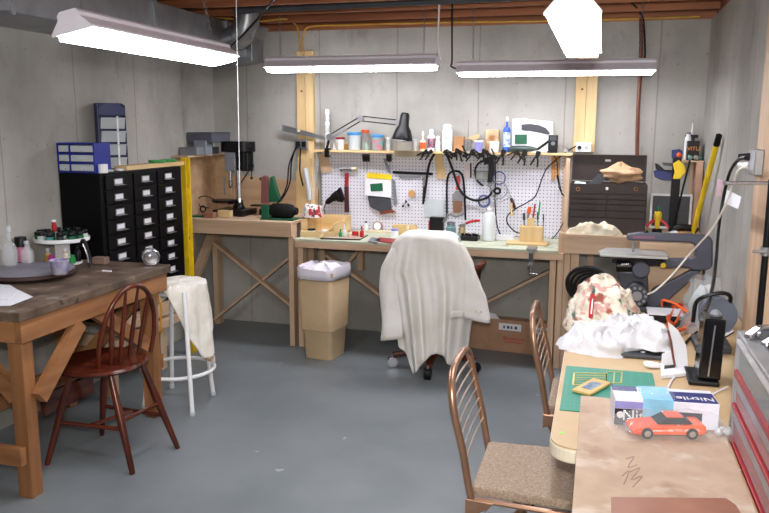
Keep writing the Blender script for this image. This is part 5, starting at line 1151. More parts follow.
# bar clamp
t = thing('bar_clamp', 'black bar clamp with yellow body and blue jaw pads standing in the right corner', 'clamp', (P(674, 235, Y=5.35).x, 5.35, TC))
a, c = P(671.5, 180, Y=5.36), P(677, 236, Y=5.36); box('bar', BLACKM, a.x, c.x-.004, 5.35, 5.37, TC, P(674, 150, Y=5.36).z, t, .002)
def pf(name, pts, Y, d, m, par, bev=.003): return MB().prism([P(u, v, Y=Y) for u, v in pts], (0, d, 0)).build(name, m, par, bev)
pf('body', ((673, 164), (679, 160), (685, 166), (686, 172), (680, 179), (673, 179), (675, 172)), 5.32, .028, YELLOW, t)
pf('blue_pad', ((653.5, 171), (658, 170), (672, 173), (672, 181), (662, 180), (655, 177)), 5.32, .028, NAVY, t)
pf('jaw', ((655, 163), (658, 164), (665, 170), (672, 170), (672, 173), (660, 172), (656, 169)), 5.325, .02, BLACK, t)
pf('top_pad', ((672, 150), (680, 149), (683, 153), (681, 158), (672, 158)), 5.32, .028, NAVY, t); q = P(679, 155, Y=5.318); MB().ball(q, .016).build('knob', ORANGE, t)
pf('trigger', ((662, 162.5), (673, 163), (673, 166), (664, 165.5)), 5.322, .015, DGREY, t)
# tall boards in the corner with a box of tools on top
t = thing('corner_board', 'tall pale yellow board standing in the right corner behind the yellow pole', 'board', (P(697, 236, Y=5.55).x, 5.55, TC)); a, c = P(691, 162, Y=5.53), P(702.5, 162, Y=5.53); ztop = a.z
box('plank', PINE['z'], a.x, min(c.x, .60), 5.53, 5.57, TC, ztop, t, .002)
t = thing('corner_board', 'pinkish board standing beside the pale board in the right corner', 'board', (.63, 5.5, TC)); box('plank', mat('pinkish_board', (206, 164, 140), .7), .612, .652, 5.44, 5.58, TC, ztop, t, .002)
t = thing('low_board', 'short orange brown board behind the thin black rod in the right corner', 'board', (P(684, 220, Y=5.6).x, 5.6, TC)); a, c = P(679, 203, Y=5.6), P(689, 203, Y=5.6); box('plank', PLY, a.x, c.x, 5.59, 5.61, TC, a.z, t)
t = thing('bracket_shelf', 'small wooden shelf on top of the corner boards', 'shelf', (.56, 5.52, ztop)); box('board', PINE['x'], .50, .655, 5.44, 5.62, ztop+.001, ztop+.013, t, .002)
zs = ztop+.0135
t = thing('black_carton', 'black carton with orange lettering on the small corner shelf', 'box', (.57, 5.5, zs)); a, c = P(688, 141, Y=5.48), P(706, 141, Y=5.48)
c.x = min(c.x, .625); box('carton', BLACK, a.x, c.x, 5.48, 5.56, zs, a.z, t, .002); text('lettering', 'VITU', mat('orange_ink', (220, 140, 50), .5), t, ((a.x+c.x)/2, 5.479, (zs+a.z)/2+.012), .036)
t = bottle('aerosol_can', 'small grey aerosol can behind the black carton in the right corner', 'spray can', Vector((P(688, 140, Y=5.6).x, 5.593, zs)), .022, P(688, 132, Y=5.6).z-zs, WHITE, GREY, .12, .7)
t = thing('small_press', 'small black topped fixture with a white spike behind the black carton', 'tool', (.57, 5.59, zs)); MB().cyl((.585, 5.60, zs), (.585, 5.60, a.z+.02), .02).build('post', DGREY, t); box('cross_bar', BLACK, .545, .625, 5.585, 5.612, a.z+.021, a.z+.04, t, .003); MB().cyl((.585, 5.60, a.z+.041), (.585, 5.60, P(701, 123, Y=5.6).z), .008, .003).build('spike', WHITE, t)
for k, (u, v, m, lab) in enumerate(((690, 157, GREEN, 'small greenish bundle on the left of the corner shelf'), (696, 158, STEEL, 'small grey bundle in the middle of the corner shelf'), (703, 158, DGREEN, 'small dark green bundle on the right of the corner shelf'))):
    q = P(u, v, Y=5.455); MB().ball((min(q.x, .63), 5.457, zs+.018), .016, .015, .0175, 10, .4).build('bundle', mat('bundle_%d' % k, ((120, 150, 140), (150, 140, 130), (50, 90, 80))[k], .6), label=lab, cat='bundle')
MB().tube([P(690, 160, Y=5.30), P(680, 200, Y=5.30), P(672, 236, Y=5.30)], .006, 8, 1).build('thin_rod', BLACKM, label='thin black rod leaning in front of the bar clamp', cat='rod')
t = thing('yellow_pole', 'yellow pole with a black end cap leaning in the right corner', 'pole', P(693, 238, Y=5.2)); p0, p1 = P(692, 239, Y=5.22), P(720.5, 145, Y=4.75); p0.z = TC+.001; p1.x = min(p1.x, .63)
d = (p1-p0).normalized(); MB().cyl(p0, p1, .016).build('shaft', YELLOW, t); MB().cyl(p1+d*.001, p1+d*.07, .019, .017).build('end_cap', BLACK, t)
# right wall fittings
XW = XR-.001
t = thing('wall_outlet', 'grey metal outlet box on the stud of the right wall', 'outlet', (XW-.04, 3.4, 1.45)); 
ya, yb = 3.40, 3.56; zc = P(757, 163, X=.60).z
yv0, yv1 = 3.33, 3.46; zt_, zb_ = P(757, 149.5, X=.595).z, P(757, 176, X=.595).z
box('box', STEEL, .587, .6195, min(yv0, yv1), max(yv0, yv1), zb_, zt_, t, .004); box('cover', mat('cover_grey', (176, 178, 182), .4), .583, .5865, min(yv0, yv1)+.006, max(yv0, yv1)-.006, zb_+.006, zt_-.006, t)
ym = (yv0+yv1)/2
for nm, v, m in (('black_plug', 157.5, BLACK), ('white_plug', 166.5, WHITE)):
    q = P(748, v, X=.565); MB().cyl((.582, ym+.03, q.z), (.545, ym+.05, q.z), .016, .011).build('plug', m, t)
MB().tube([P(746, 157.5, X=.53), P(738, 160, X=.52), P(730, 172, X=.54), P(724, 195, X=.54), P(719, 225, X=.52), P(716, 260, X=.48), P(712, 290, X=.44), P(705, 312, X=.385)], .007, 8).build('power_cord', BLACK, label='black power cord running from the right wall outlet down to the black box', cat='cord')
MB().tube([P(747, 166.5, X=.53), P(738, 171, X=.51), P(732, 188, X=.51), P(722, 212, X=.50), P(709, 233, X=.47), P(688, 256, X=.41), P(672, 275, X=.34), P(656, 290, Y=3.62), P(648, 294, Y=3.66)], .0045, 8).build('power_cord', mat('white_cord', (216, 212, 200), .5), label='white power cord sweeping from the right wall outlet to the saw motor', cat='cord')
q = [P(u, v, X=.515) for u, v in ((727, 190), (741, 197), (738, 209), (724, 203))]; b = MB(); b.prism(q, (.002, 0, 0)); b.build('cord_tag', PAPER, label='white paper tag hanging on the white power cord', cat='tag')
TTS = .7405
t = thing('metal_stand', 'dark metal stand pole beside the right wall near the small parts cabinet', 'stand', (.585, 2.98, TTS))
MB().lathe([(.06, 0), (.06, .015), (.014, .02), (.014, .03)], (.585, 2.98, TTS)).build('foot', BLACKM, t); MB().cyl((.585, 2.98, TTS+.03), (.585, 2.98, 1.418), .012).build('pole', BLACKM, t)
q = P(721, 184, Y=2.98); MB().tube([(.595, 2.98, 1.404), (q.x+.02, 3.03, q.z), (q.x, 2.97, q.z)], .007, 8, 2).build('arm', CHROME, t); box('arm_end', mat('pinkish_grey', (170, 140, 150), .4), q.x-.012, q.x+.004, 2.965, 2.985, q.z-.045, q.z+.015, t, .003)
q = P(758, 251, Y=2.98); MB().cyl((q.x-.02, 2.965, q.z), (.585, 2.965, q.z), .006).build('clamp_screw', CHROME, t); MB().cyl((.585, 2.98, q.z-.015), (.585, 2.98, q.z+.015), .018).build('clamp_collar', STEEL, t)

# ================================================================ SAW AND FOLDING TABLE
TT = .74
def rounded(x0, x1, y0, y1, r, z):
    out = []
    for cx, cy, a0 in ((x1-r, y1-r, 0), (x0+r, y1-r, 90), (x0+r, y0+r, 180), (x1-r, y0+r, 270)):
        for k in range(9): a = math.radians(a0+k*11.25); out.append(Vector((cx+r*math.cos(a), cy+r*math.sin(a), z)))
    return out
t = thing('folding_table', 'wood grained folding table with a cream plastic edge along the right wall', 'table', (.28, 2.95, 0))
MB().prism(rounded(-.095, .645, 2.03, 3.90, .07, TT-.004), (0, 0, .004)).build('table_top', PLASTT, t)
MB().prism(rounded(-.098, .648, 2.027, 3.903, .073, TT-.045), (0, 0, .0405)).build('edge', CREAMP, t, .006)
for x in (.0, .56):
    for y in (2.3, 3.65): MB().cyl((x, y, 0), (x, y, TT-.046), .014).build('leg', STEEL, t)
for y in (2.3, 3.65): MB().cyl((.014, y, .2), (.546, y, .2), .01).build('leg_bar', STEEL, t)
q = P(561.5, 433, Z=TT); MB().cyl((q.x, q.y, TT+.0002), (q.x, q.y, TT+.001), .007).build('green_dot', mat('lime_sticker', (150, 230, 90), .5), t, label='small lime green sticker')
t = thing('side_table', 'table under the paint stained board at the bottom right of the photo', 'table', (.3, 1.6, 0))
box('table_top', PLASTT, -.0, .64, 1.15, 2.02, TT-.03, TT-.002, t, .004)
for x in (.03, .58):
    for y in (1.18, 1.95): box('leg', PINE['z'], x, x+.04, y, y+.04, 0, TT-.031, t)
ZBd = TT+.013
t = thing('hardboard_sheet', 'large tan paint stained hardboard sheet in the right foreground', 'board', (.18, 1.9, TT+.001)); 
box('sheet', BOARDM, -.022, .374, 1.20, 2.43, TT+.001, ZBd, t, .0015)
for k, pts in enumerate((((626, 470), (634, 459), (638, 466), (628, 487)), ((632, 480), (640, 468), (646, 476), (634, 492)))):
    pass
t = thing('brown_board', 'smooth reddish brown panel at the bottom edge lying on the tan hardboard', 'panel', (.2, 1.5, ZBd)); 
MB().prism([P(611, 498, Z=ZBd), P(726, 499, Z=ZBd), P(736, 506, Z=ZBd), P(742, 516, Z=ZBd), Vector((.345, 1.25, ZBd)), Vector((.06, 1.25, ZBd))], (0, 0, .003)).build('panel', mat('red_brown_board', (164, 114, 92), .4, rgb2=(142, 94, 74), scale=6), t, .001)
b = MB()
for pts in ([(626, 459), (634, 457), (628, 467), (637, 465)], [(630, 472), (640, 468), (631, 480), (642, 476), (633, 487)], [(622, 476), (629, 471), (624, 484)]): b.tube([P(u, v, Z=ZBd+.0004) for u, v in pts], .0012, 4, 4)
b.build('ink_scribble', mat('ink', (148, 126, 112), .7), WM and bpy.data.objects['hardboard_sheet'], label='dark scribbled ink mark')
# cutting mat, frame, booklet
t = thing('cutting_mat', 'green cutting mat with yellow grid lines on the folding table', 'mat', (.06, 2.54, TT+.0005))
box('mat', mat('mat_green', (44, 134, 112), .5, var=.04), -.082, .215, 2.31, 2.765, TT+.0005, TT+.003, t)
b = MB()
for k in range(10): b.box(-.07+.03*k, -.0694+.03*k, 2.32, 2.755, TT+.003, TT+.0033)
for k in range(15): b.box(-.072, .205, 2.32+.031*k, 2.3206+.031*k, TT+.003, TT+.0033)
b.build('grid_lines', mat('grid_line', (80, 160, 130), .5), t)
t = thing('brass_frame', 'etched brass rectangle frame lying at the top of the green cutting mat', 'frame', P(595, 372, Z=TT+.004)); q = [P(u, v, Z=TT+.0042) for u, v in ((574, 373), (607, 373.5), (606, 385), (573, 385))]
for i in range(4): MB().bar(q[i], q[(i+1) % 4], .006, .002).build('frame_rail', mat('brass2', (190, 176, 96), .4, .4), t)
for k in range(1, 5): MB().bar(q[0]+(q[3]-q[0])*k/5, q[1]+(q[2]-q[1])*k/5, .003, .0015).build('slat', mat('brass2', (190, 176, 96), .4, .4), t)
t = thing('etched_fret', 'small brass fret piece at the upper right of the cutting mat', 'fret', P(615, 376, Z=TT+.004)); q = [P(u, v, Z=TT+.0042) for u, v in ((607, 372), (622, 372), (621, 383), (606, 383))]
for i in range(4): MB().bar(q[i], q[(i+1) % 4], .004, .002).build('frame_rail', mat('brass2', (190, 176, 96), .4, .4), t)
MB().bar((q[0]+q[1])/2, (q[2]+q[3])/2, .004, .002).build('cross_bar', mat('brass2', (190, 176, 96), .4, .4), t)
t = thing('photo_card', 'yellow bordered picture card lying slanted on the cutting mat', 'card', P(592, 386, Z=TT+.006)); q = [P(u, v, Z=TT+.0065) for u, v in ((572, 391.5), (590, 396.5), (611, 384.5), (593, 380))]
MB().prism(q, (0, 0, .008)).build('card', mat('ochre_card', (206, 172, 104), .5), t, .001); ct = sum(q, Vector())/4; q2 = [ct+(p-ct)*.55+Vector((0, 0, .0083)) for p in q]; MB().prism(q2, (0, 0, .0005)).build('picture', mat('picture_blue', (130, 150, 170), .5, rgb2=(70, 90, 120), scale=60), t)
# glove box with bagged toy car in front
def glove():
    z = ZBd+.001; A, B_ = P(614, 424, Z=z), P(718, 431, Z=z); d = (B_-A); L = d.length; d.normalize(); n_ = Vector((-d.y, d.x, 0)); D = .115
    h = P(614, 390, Y=A.y).z-z; h = .078
    t = thing('glove_box', 'white and dark blue box of nitrile gloves on the tan hardboard', 'box', A+d*L/2+n_*D/2, math.atan2(d.y, d.x))
    X0 = -L/2; Y0_ = -D/2
    m = MB(True); m.box(-L/2, L/2, -D/2, D/2, 0, h).build('carton', mat('glove_white', (226, 228, 240), .45), t, .002)
    f = lambda nm, a0, a1, b0, b1, mm, e=.0006: MB(True).box(X0+a0*L, X0+a1*L, Y0_-e, Y0_-.0002, b0*h, b1*h).build(nm, mm, t)
    f('dark_band', 0, .27, .0, .62, mat('box_black', (26, 24, 40), .4)); f('lilac_band', 0, .27, .63, .90, LILAC); f('dark_picture', .56, .84, .08, .62, mat('box_black', (26, 24, 40), .4))
    q = MB(True).cyl((X0+.055*L, Y0_-.0012, .38*h), (X0+.055*L, Y0_-.0007, .38*h), .010).build('seal', WHITE, t)
    tp = lambda nm, a0, a1, b0, b1, mm: MB(True).box(X0+a0*L, X0+a1*L, Y0_+b0*D, Y0_+b1*D, h+.0002, h+.0008).build(nm, mm, t)
    tp('navy_top', .56, .99, .02, .75, mat('box_navy', (36, 44, 110), .4)); tp('navy_top_edge', .0, .25, .6, .98, mat('box_navy', (36, 44, 110), .4))
    MB(True).box(X0+.27*L, X0+.56*L, Y0_-.002, D/2-.002, h+.0010, h+.0035).build('glove_flap', mat('pale_blue', (136, 196, 226), .6), t); MB(True).box(X0+.27*L, X0+.56*L, Y0_-.0035, Y0_-.0008, .02*h, h+.001).build('glove_cuff', mat('pale_blue', (136, 196, 226), .6), t)
    W = WM[t.name]; R3 = W.to_3x3()
    text('lettering', 'Nit', WHITE, t, W @ Vector((X0+.18*L, Y0_-.0010, .36*h)), .046, R3 @ Vector((1, 0, 0)), (0, 0, 1), .0003)
    text('lettering', 'Nitrile', WHITE, t, W @ Vector((X0+.79*L, Y0_+.30*D, h+.0012)), .040, R3 @ Vector((-1, 0, 0)), R3 @ Vector((0, -1, 0)), .0003)
    # film
    b = MB(True); b.grid(lambda u, v: Vector((X0+L*(-.04+.62*u), Y0_-.006+.01*math.sin(9*u)+(D*.9)*v, h+.006+.007*math.sin(7*u+3*v)+.006*mnoise.noise(Vector((u*5, v*4, 1))))), 20, 10); b.build('film', CLEAR, t)
glove()
def car():
    z = ZBd+.001; A, B_ = P(630, 438, Z=z), P(701, 439, Z=z); d = (B_-A).normalized(); L = .205; c0 = (A+B_)/2+Vector((0, .0, 0))
    t = thing('toy_car', 'orange toy stock car in a clear bag in front of the glove box', 'toy car', (c0.x, c0.y+.035, z), math.atan2(d.y, d.x))
    W_ = .072; om = spotted('car_orange', (240, 100, 36), (228, 80, 30), [(230, 220, 210)], .3, 14, 0, (.64, .67), 60)
    side = [(-.100, .012), (-.102, .024), (-.094, .029), (-.055, .036), (-.030, .038), (.0, .038), (.055, .038), (.090, .040), (.101, .036), (.102, .016), (.09, .010), (-.09, .009)]
    MB(True).prism([(x, -W_/2, z_) for x, z_ in side], (0, W_, 0)).build('body', om, t, .005)
    cab = [(-.032, .0385), (-.006, .056), (.040, .056), (.066, .0405)]
    b = MB(True); vs = [(x, s*(W_/2-.006-(.006 if z_ > .05 else 0)), z_) for s in (-1, 1) for x, z_ in cab]
    b._add(vs, [(0, 1, 2, 3), (7, 6, 5, 4), (0, 4, 5, 1), (1, 5, 6, 2), (2, 6, 7, 3), (3, 7, 4, 0)]); b.build('cabin', BLACK, t, .002)
    MB(True).prism([(-.09, -W_/2-.0006, .020), (-.02, -W_/2-.0006, .026), (.08, -W_/2-.0006, .030), (.09, -W_/2-.0006, .022), (-.02, -W_/2-.0006, .021)], (0, .0004, 0)).build('side_stripe', mat('sticker_white', (226, 214, 206), .4, rgb2=(236, 96, 36), scale=60), t)
    MB(True).box(-.006, .040, -W_/2+.012, W_/2-.012, .0562, .0585).build('roof', om, t, .001)
    for x in (-.060, .062):
        for s in (-1, 1):
            w_ = MB(True).cyl((x, s*(W_/2-.004), .0155), (x, s*(W_/2+.004), .0155), .0155, n=20).build('wheel', RUBBER, t); MB(True).cyl((x, s*(W_/2+.0042), .0155), (x, s*(W_/2+.0055), .0155), .009, n=16).build('hubcap', CHROME, w_)
    MB(True).box(-.107, -.100, -.03, .03, .013, .019).build('bumper', CHROME, t, .001); MB(True).box(.100, .107, -.03, .03, .014, .021).build('bumper', CHROME, t, .001)
    t2 = thing('clear_bag', 'clear plastic bag wrapped round the orange toy car', 'bag', (c0.x, c0.y+.035, z), math.atan2(d.y, d.x))
    b = MB(True)
    def bg(u, v):
        x = -.155+.33*u; e = (max(0, 1-abs(2*u-1)**4))**.5; a = math.pi*v
        wr = .004*math.sin(u*30+v*9)+.005*mnoise.noise(Vector((u*9, v*5, 3)))
        return Vector((x, -(.055+.012*(1-e))*math.cos(a)*(.75+.25*e)+wr, max(.0006, (.012+.056*e)*math.sin(a)**.6+wr*.6)))
    b.grid(bg, 50, 16); b.build('film', CLEAR, t2)
    for k in range(4): MB(True).ball((.145+.012*k, -.01+.014*(k % 2), .012), .012, .008, .010, 8, .5).build('knot', FROST, t2)
car()
# cable under board edge
MB().tube([P(703, 400, Z=TT+.004), P(715, 393, Z=TT+.004), P(728, 387, Z=TT+.004)], .0035, 6).build('power_cord', PINK, label='pale cord lying on the table between the glove box and the black box', cat='cord')
MB().tube([P(668, 388, Z=TT+.004), P(672, 380, Z=TT+.004), P(676, 375, Z=TT+.004)], .004, 6).build('power_cord', PINK, label='short pale cord end lying below the torn white carton', cat='cord')
# black upright box
t = thing('black_box', 'tall glossy black box standing upright on the folding table', 'device', (.385, 2.72, TT+.001))
GLB = mat('gloss_black', (14, 14, 17), .12, var=0)
lx0, lx1 = P(697, 380, Y=2.70).x, P(722, 380, Y=2.70).x; zt = P(712, 318, Y=2.72).z
MB().prism([(lx0, 2.69, TT+.018), (lx1-.006, 2.69, TT+.018), (lx1, 2.70, zt), (lx0+.012, 2.70, zt)], (0, .12, 0)).build('case', GLB, t, .006)
box('stand_foot', BLACK, lx0-.03, lx1-.01, 2.67, 2.84, TT+.001, TT+.017, t, .005)
MB().prism([(lx0+.030, 2.688, TT+.03), (lx0+.035, 2.688, TT+.03), (lx0+.046, 2.698, zt-.02), (lx0+.041, 2.698, zt-.02)], (0, .0015, 0)).build('trim_strip', CHROME, t)  # chrome strip modelled in place of the reflection on the glossy case
MB().lathe([(.018, 0), (.02, .008), (.012, .018), (.004, .022)], (lx0+.05, 2.75, zt+.001)).build('top_knob', GREY, t); box('top_plate', DGREY, lx0+.02, lx1-.004, 2.71, 2.81, zt+.0003, zt+.004, t) if False else None
# disc sander
t = thing('disc_sander', 'grey round disc sander with a black handle behind the black box', 'sander', (.50, 3.1, TT+.001)); c = P(718, 316, Y=3.08); r = P(738, 316, Y=3.08).x-c.x
c.x = min(c.x, XR-r-.012)
MB().cyl(c, c+Vector((0, .02, 0)), r, n=40).build('disc', mat('disc_grey', (92, 98, 112), .6), t, .002); MB().cyl(c+Vector((0, .0205, 0)), c+Vector((0, .14, 0)), .055, n=24).build('motor', DGREY, t, .004)
box('base', DGREY, c.x-.07, c.x+.06, 3.09, 3.26, TT+.001, TT+.03, t, .004); box('post', DGREY, c.x-.03, c.x+.03, 3.12, 3.20, TT+.0305, c.z-.05, t)
MB().tube([P(693, 322, Y=3.07), P(696, 303, Y=3.07), P(706, 296, Y=3.06), P(722, 293, Y=3.06), P(730, 296, Y=3.07), P(730, 303, Y=3.09)], .008, 8).build('handle', BLACK, t)
MB().tube([P(700, 333, Y=3.05), P(718, 338, Y=3.05), P(733, 331, Y=3.06)], .009, 8).build('guard_rim', CHROME, t)
# clear packaging, orange cord tangle
t = thing('clear_carton', 'crumpled clear plastic packaging behind the black box', 'packaging', (P(695, 330, Z=TT).x, 3.42, TT+.001)); q = P(704, 300, Y=3.40); q.x = min(q.x, .53)
b = MB(); b.grid(lambda u, v: Vector((q.x+.085*math.cos(2*math.pi*u)*(1-.25*v)*(1+.3*mnoise.noise(Vector((math.cos(6.28*u)*2, math.sin(6.28*u)*2, v*4)))), 3.42+.08*math.sin(2*math.pi*u)*(1-.3*v), TT+.001+.235*v+.03*mnoise.noise(Vector((math.cos(6.28*u)*1.5, math.sin(6.28*u), 5)))*v)), 30, 14); b.build('plastic_shell', mat('cloudy_plastic', (190, 196, 198), .12, alpha=.32), t)
MB().ball((q.x, 3.42, TT+.11), .05, .05, .10, 12, .5).build('inner_tray', FROST, t)
q = [P(u, v, Z=TT+.02+.01*(i_ % 3)) for i_, (u, v) in enumerate(((664, 312), (674, 324), (684, 308), (690, 322), (676, 330), (668, 316), (690, 314), (678, 304), (668, 326), (686, 328), (680, 310), (672, 306)))]
MB().tube(q, .006, 8, 6).build('extension_cord', ORANGE, label='tangled orange extension cord on the folding table', cat='cord')
MB().tube([P(662, 306, Y=3.5), P(663, 300, Y=3.48), P(676, 304, Y=3.46), P(688, 313, Y=3.40)], .005, 8).build('extension_cord', ORANGE, label='short orange cord loop above the tangled orange cord', cat='cord')
MB().tube([P(666, 336, Z=TT+.02), P(676, 326, Z=TT+.03), P(690, 312, Z=TT+.04)], .006, 8).build('power_cord', BLACK, label='black cord slanting across the orange cord tangle', cat='cord')
MB().tube([P(684, 345, Z=TT+.006), P(690, 338, Z=TT+.01), P(697, 332, Z=TT+.02)], .005, 8).build('power_cord', BLACK, label='black cord running to the left side of the black box', cat='cord')
t = thing('flat_box', 'dark flat box with a white top behind the orange cord', 'box', (P(668, 300, Z=TT+.06).x, 3.62, TT+.001)); a, c = P(648, 303, Y=3.52), P(685, 303, Y=3.52)
box('tray', BLACK, a.x, c.x, 3.52, 3.66, TT+.001, TT+.035, t, .003); box('paper', PAPER, a.x+.002, c.x-.002, 3.522, 3.658, TT+.0352, TT+.040, t)
box('teal_box', TEAL, P(727, 340, Z=TT).x, P(727, 340, Z=TT).x+.05, 2.9, 2.96, TT+.001, TT+.045, label='small teal box between the black box and the clear fronted parts cabinet', cat='box', bevel=.004)
# scroll saw
def saw():
    Y = 3.74; D = .05
    t = thing('scroll_saw', 'grey scroll saw with a long upper arm on the far end of the folding table', 'saw', (.32, Y, TT+.001))
    def pr(name, pts, y, d, m, bev=.008): return MB().prism([P(u, v, Y=y) for u, v in pts], (0, d, 0)).build(name, m, t, bev)
    pr('arm_casting', ((627, 234.5), (640, 233), (700, 235), (709, 236), (713, 240), (713, 266), (709, 270), (694, 271), (688, 268), (664, 268), (664, 259), (690, 259), (695, 256), (695.5, 246), (691, 243), (627, 240.5)), Y, D, SAWG, .008)
    pr('trim_plate', ((633, 236), (655, 236), (655, 239), (633, 238.6)), Y-.002, .0015, mat('plate_maroon', (110, 70, 90), .4), 0)
    pr('leg_casting', ((690, 271), (702, 271), (662, 306), (650, 309), (644, 300), (655, 288), (668, 283)), Y+.005, .045, SAWG, .006)
    a, c = P(605, 252, Y=Y-.08), P(668, 252, Y=Y-.08)
    TBz = P(640, 258, Y=Y-.08).z
    MB().prism([(a.x-.02, Y-.09, TBz), (c.x, Y-.09, TBz), (c.x+.01, Y-.02, TBz), (c.x, Y+.12, TBz), (a.x+.01, Y+.12, TBz), (a.x-.03, Y, TBz)], (0, 0, .012)).build('work_table', mat('saw_table', (170, 170, 166), .35, .3), t, .002)
    MB().cyl(P(633, 241, Y=Y+.02), P(633, 254, Y=Y+.02), .006).build('blade_holder', STEEL, t)
    MB().cyl(P(646, 231, Y=Y+.03)+Vector((0, 0, 0)), P(647, 234, Y=Y+.03), .01).build('tension_knob', BLACK, t)
    q = P(641, 270, Y=Y-.05); MB().cyl(q, q+Vector((0, .09, 0)), P(650, 270, Y=Y-.05).x-q.x, n=28).build('motor', SAWG, t, .006)
    q = P(637, 296, Y=Y-.06); r = P(649, 296, Y=Y-.06).x-q.x; mo = MB().cyl(q, q+Vector((0, .12, 0)), r, n=28).build('fan_housing', mat('fan_black', (50, 52, 58), .5), t, .004)
    MB().cyl(q+Vector((0, -.006, 0)), q+Vector((0, -.0005, 0)), r*.42, n=20).build('hub', STEEL, mo)
    for k in range(10): a_ = 2*math.pi*k/10; MB().cyl(q+Vector((r*.72*math.cos(a_), -.003, r*.72*math.sin(a_))), q+Vector((r*.72*math.cos(a_), -.0005, r*.72*math.sin(a_))), r*.14, n=8).build('vent', GREY, mo)
    q = P(616, 266, Y=Y-.02); MB().cyl(q, P(632, 266, Y=Y-.02), .028, n=20).build('drive_housing', BLACKM, t, .004); MB().cyl(q+Vector((.02, -.026, .012)), P(629, 264, Y=Y-.05), .006).build('bright_screw', CHROME, t)
    pr('lower_arm', ((612, 258.5), (664, 259.5), (664, 266), (640, 266), (612, 263)), Y+.03, .02, BLACKM, .002)
    q0 = P(612, 300, Y=Y); x0_ = P(610, 300, Y=Y).x; box('base', SAWG, x0_, P(702, 300, Y=Y).x, Y-.02, Y+.11, TT+.001, TT+.025, t, .005)
    pr('column', ((618, 272), (648, 276), (650, 316), (624, 316)), Y+.03, .05, mat('saw_dark', (58, 60, 68), .5), .006)
    q = P(663, 265, Y=Y-.004); MB().cyl(q, q+Vector((0, -.014, 0)), .012).build('lock_knob', YELLOW, t)
saw()
# tan box behind the saw
box('wooden_board', PINE['x'], P(640, 246, Y=3.87).x, P(694, 246, Y=3.87).x, 3.864, 3.896, TT+.001, P(660, 243.5, Y=3.87).z, label='tan board standing upright behind the scroll saw', cat='board', bevel=.002)
# coiled black hoses and the rags
b = MB(); q = P(588, 287, Y=3.52)
for k in range(4): b.ring((q.x+.01*k, 3.55+.02*k, q.z-.012*k+.0), .095-.006*k, .009, (.15, 1, .35-.1*k), 30, 8)
b.build('cable_coil', RUBBER, label='coiled black cable standing behind the stained rag heap', cat='coil')
cl = P(596, 325, Z=TT)
crumple('rag', RAG, None, (.045, 3.36, TT+.001), .165, .145, .25, 21, folds=1.0, n=96, label='big heap of cream rags spotted with red and green paint', cat='rag')
t = thing('red_marker', 'red and white marker lying on the heap of stained rags', 'marker', P(592, 305, Y=3.2)); q0, q1 = P(592.5, 294, Y=3.225), P(590.5, 318, Y=3.185); MB().cyl(q0, q1, .009).build('body', RED, t); MB().cyl(q0+Vector((.002, -.009, -.01)), q1+Vector((.002, -.009, .02)), .003).build('stripe', WHITE, t)
MB().ball(P(614, 297, Y=3.42), .045, .04, .07, 16, .5).build('rag', spotted('brown_rag', (150, 112, 100), (96, 70, 62), [(40, 34, 34)], p=(.56, .6), s2=20), label='dark brown stained rag wedged between the rag heap and the saw', cat='rag')
crumple('cloth', CLOTH, None, (.030, 3.06, TT+.001), .165, .155, .085, 33, folds=1.7, n=110, label='white cloth spread in front of the stained rag heap on the folding table', cat='cloth')
crumple('cloth', CLOTH, None, (.165, 3.12, TT+.030), .125, .20, .085, 47, folds=1.6, n=110, rot=.45, label='white cloth draped right of the first one, below the saw motor', cat='cloth')
t = thing('tablet', 'dark grey flat tablet poking out from under the white cloths', 'tablet', P(655, 353, Z=TT)); q = [P(u, v, Z=TT+.002) for u, v in ((614, 357), (668, 361), (684, 347), (640, 338))]
MB().prism(q, (0, 0, .014)).build('body', DGREY, t, .003); MB().cyl(P(643, 352, Z=TT+.0165), P(643, 352, Z=TT+.0165)+Vector((0, 0, .002)), .009).build('button', WHITE, t)
q = [P(u, v, Z=TT+.002) for u, v in ((661, 379), (689, 376), (687, 362), (660, 366))]
t = thing('torn_carton', 'torn white carton with a black opening beside the black box', 'box', P(675, 370, Z=TT)); MB().prism(q, (0, 0, .012)).build('base', PAPER, t, .001)
MB().prism([P(u, v, Y=2.83) for u, v in ((661, 366), (688, 363), (686, 345), (678, 330), (668, 322), (672, 350), (662, 354))], (0, .004, 0)).build('torn_flap', PAPER, t)
q = [P(u, v, Z=TT+.0145) for u, v in ((664, 369), (675, 367.5), (674, 362), (665, 363))]; MB().prism(q, (0, 0, .001)).build('opening', BLACK, t)
MB().ball(P(652, 365, Z=TT+.012), .03, .018, .012, 12, .5).build('paper_scrap', PAPER, label='crumpled white paper scrap left of the torn carton', cat='paper')
MB().tube([P(668, 330, Y=2.82), P(671, 342, Y=2.81), P(673, 356, Y=2.81), P(675, 366, Y=2.81)], .004, 6).build('power_cord', BRICKR, label='brown cord hanging over the torn white carton', cat='cord')

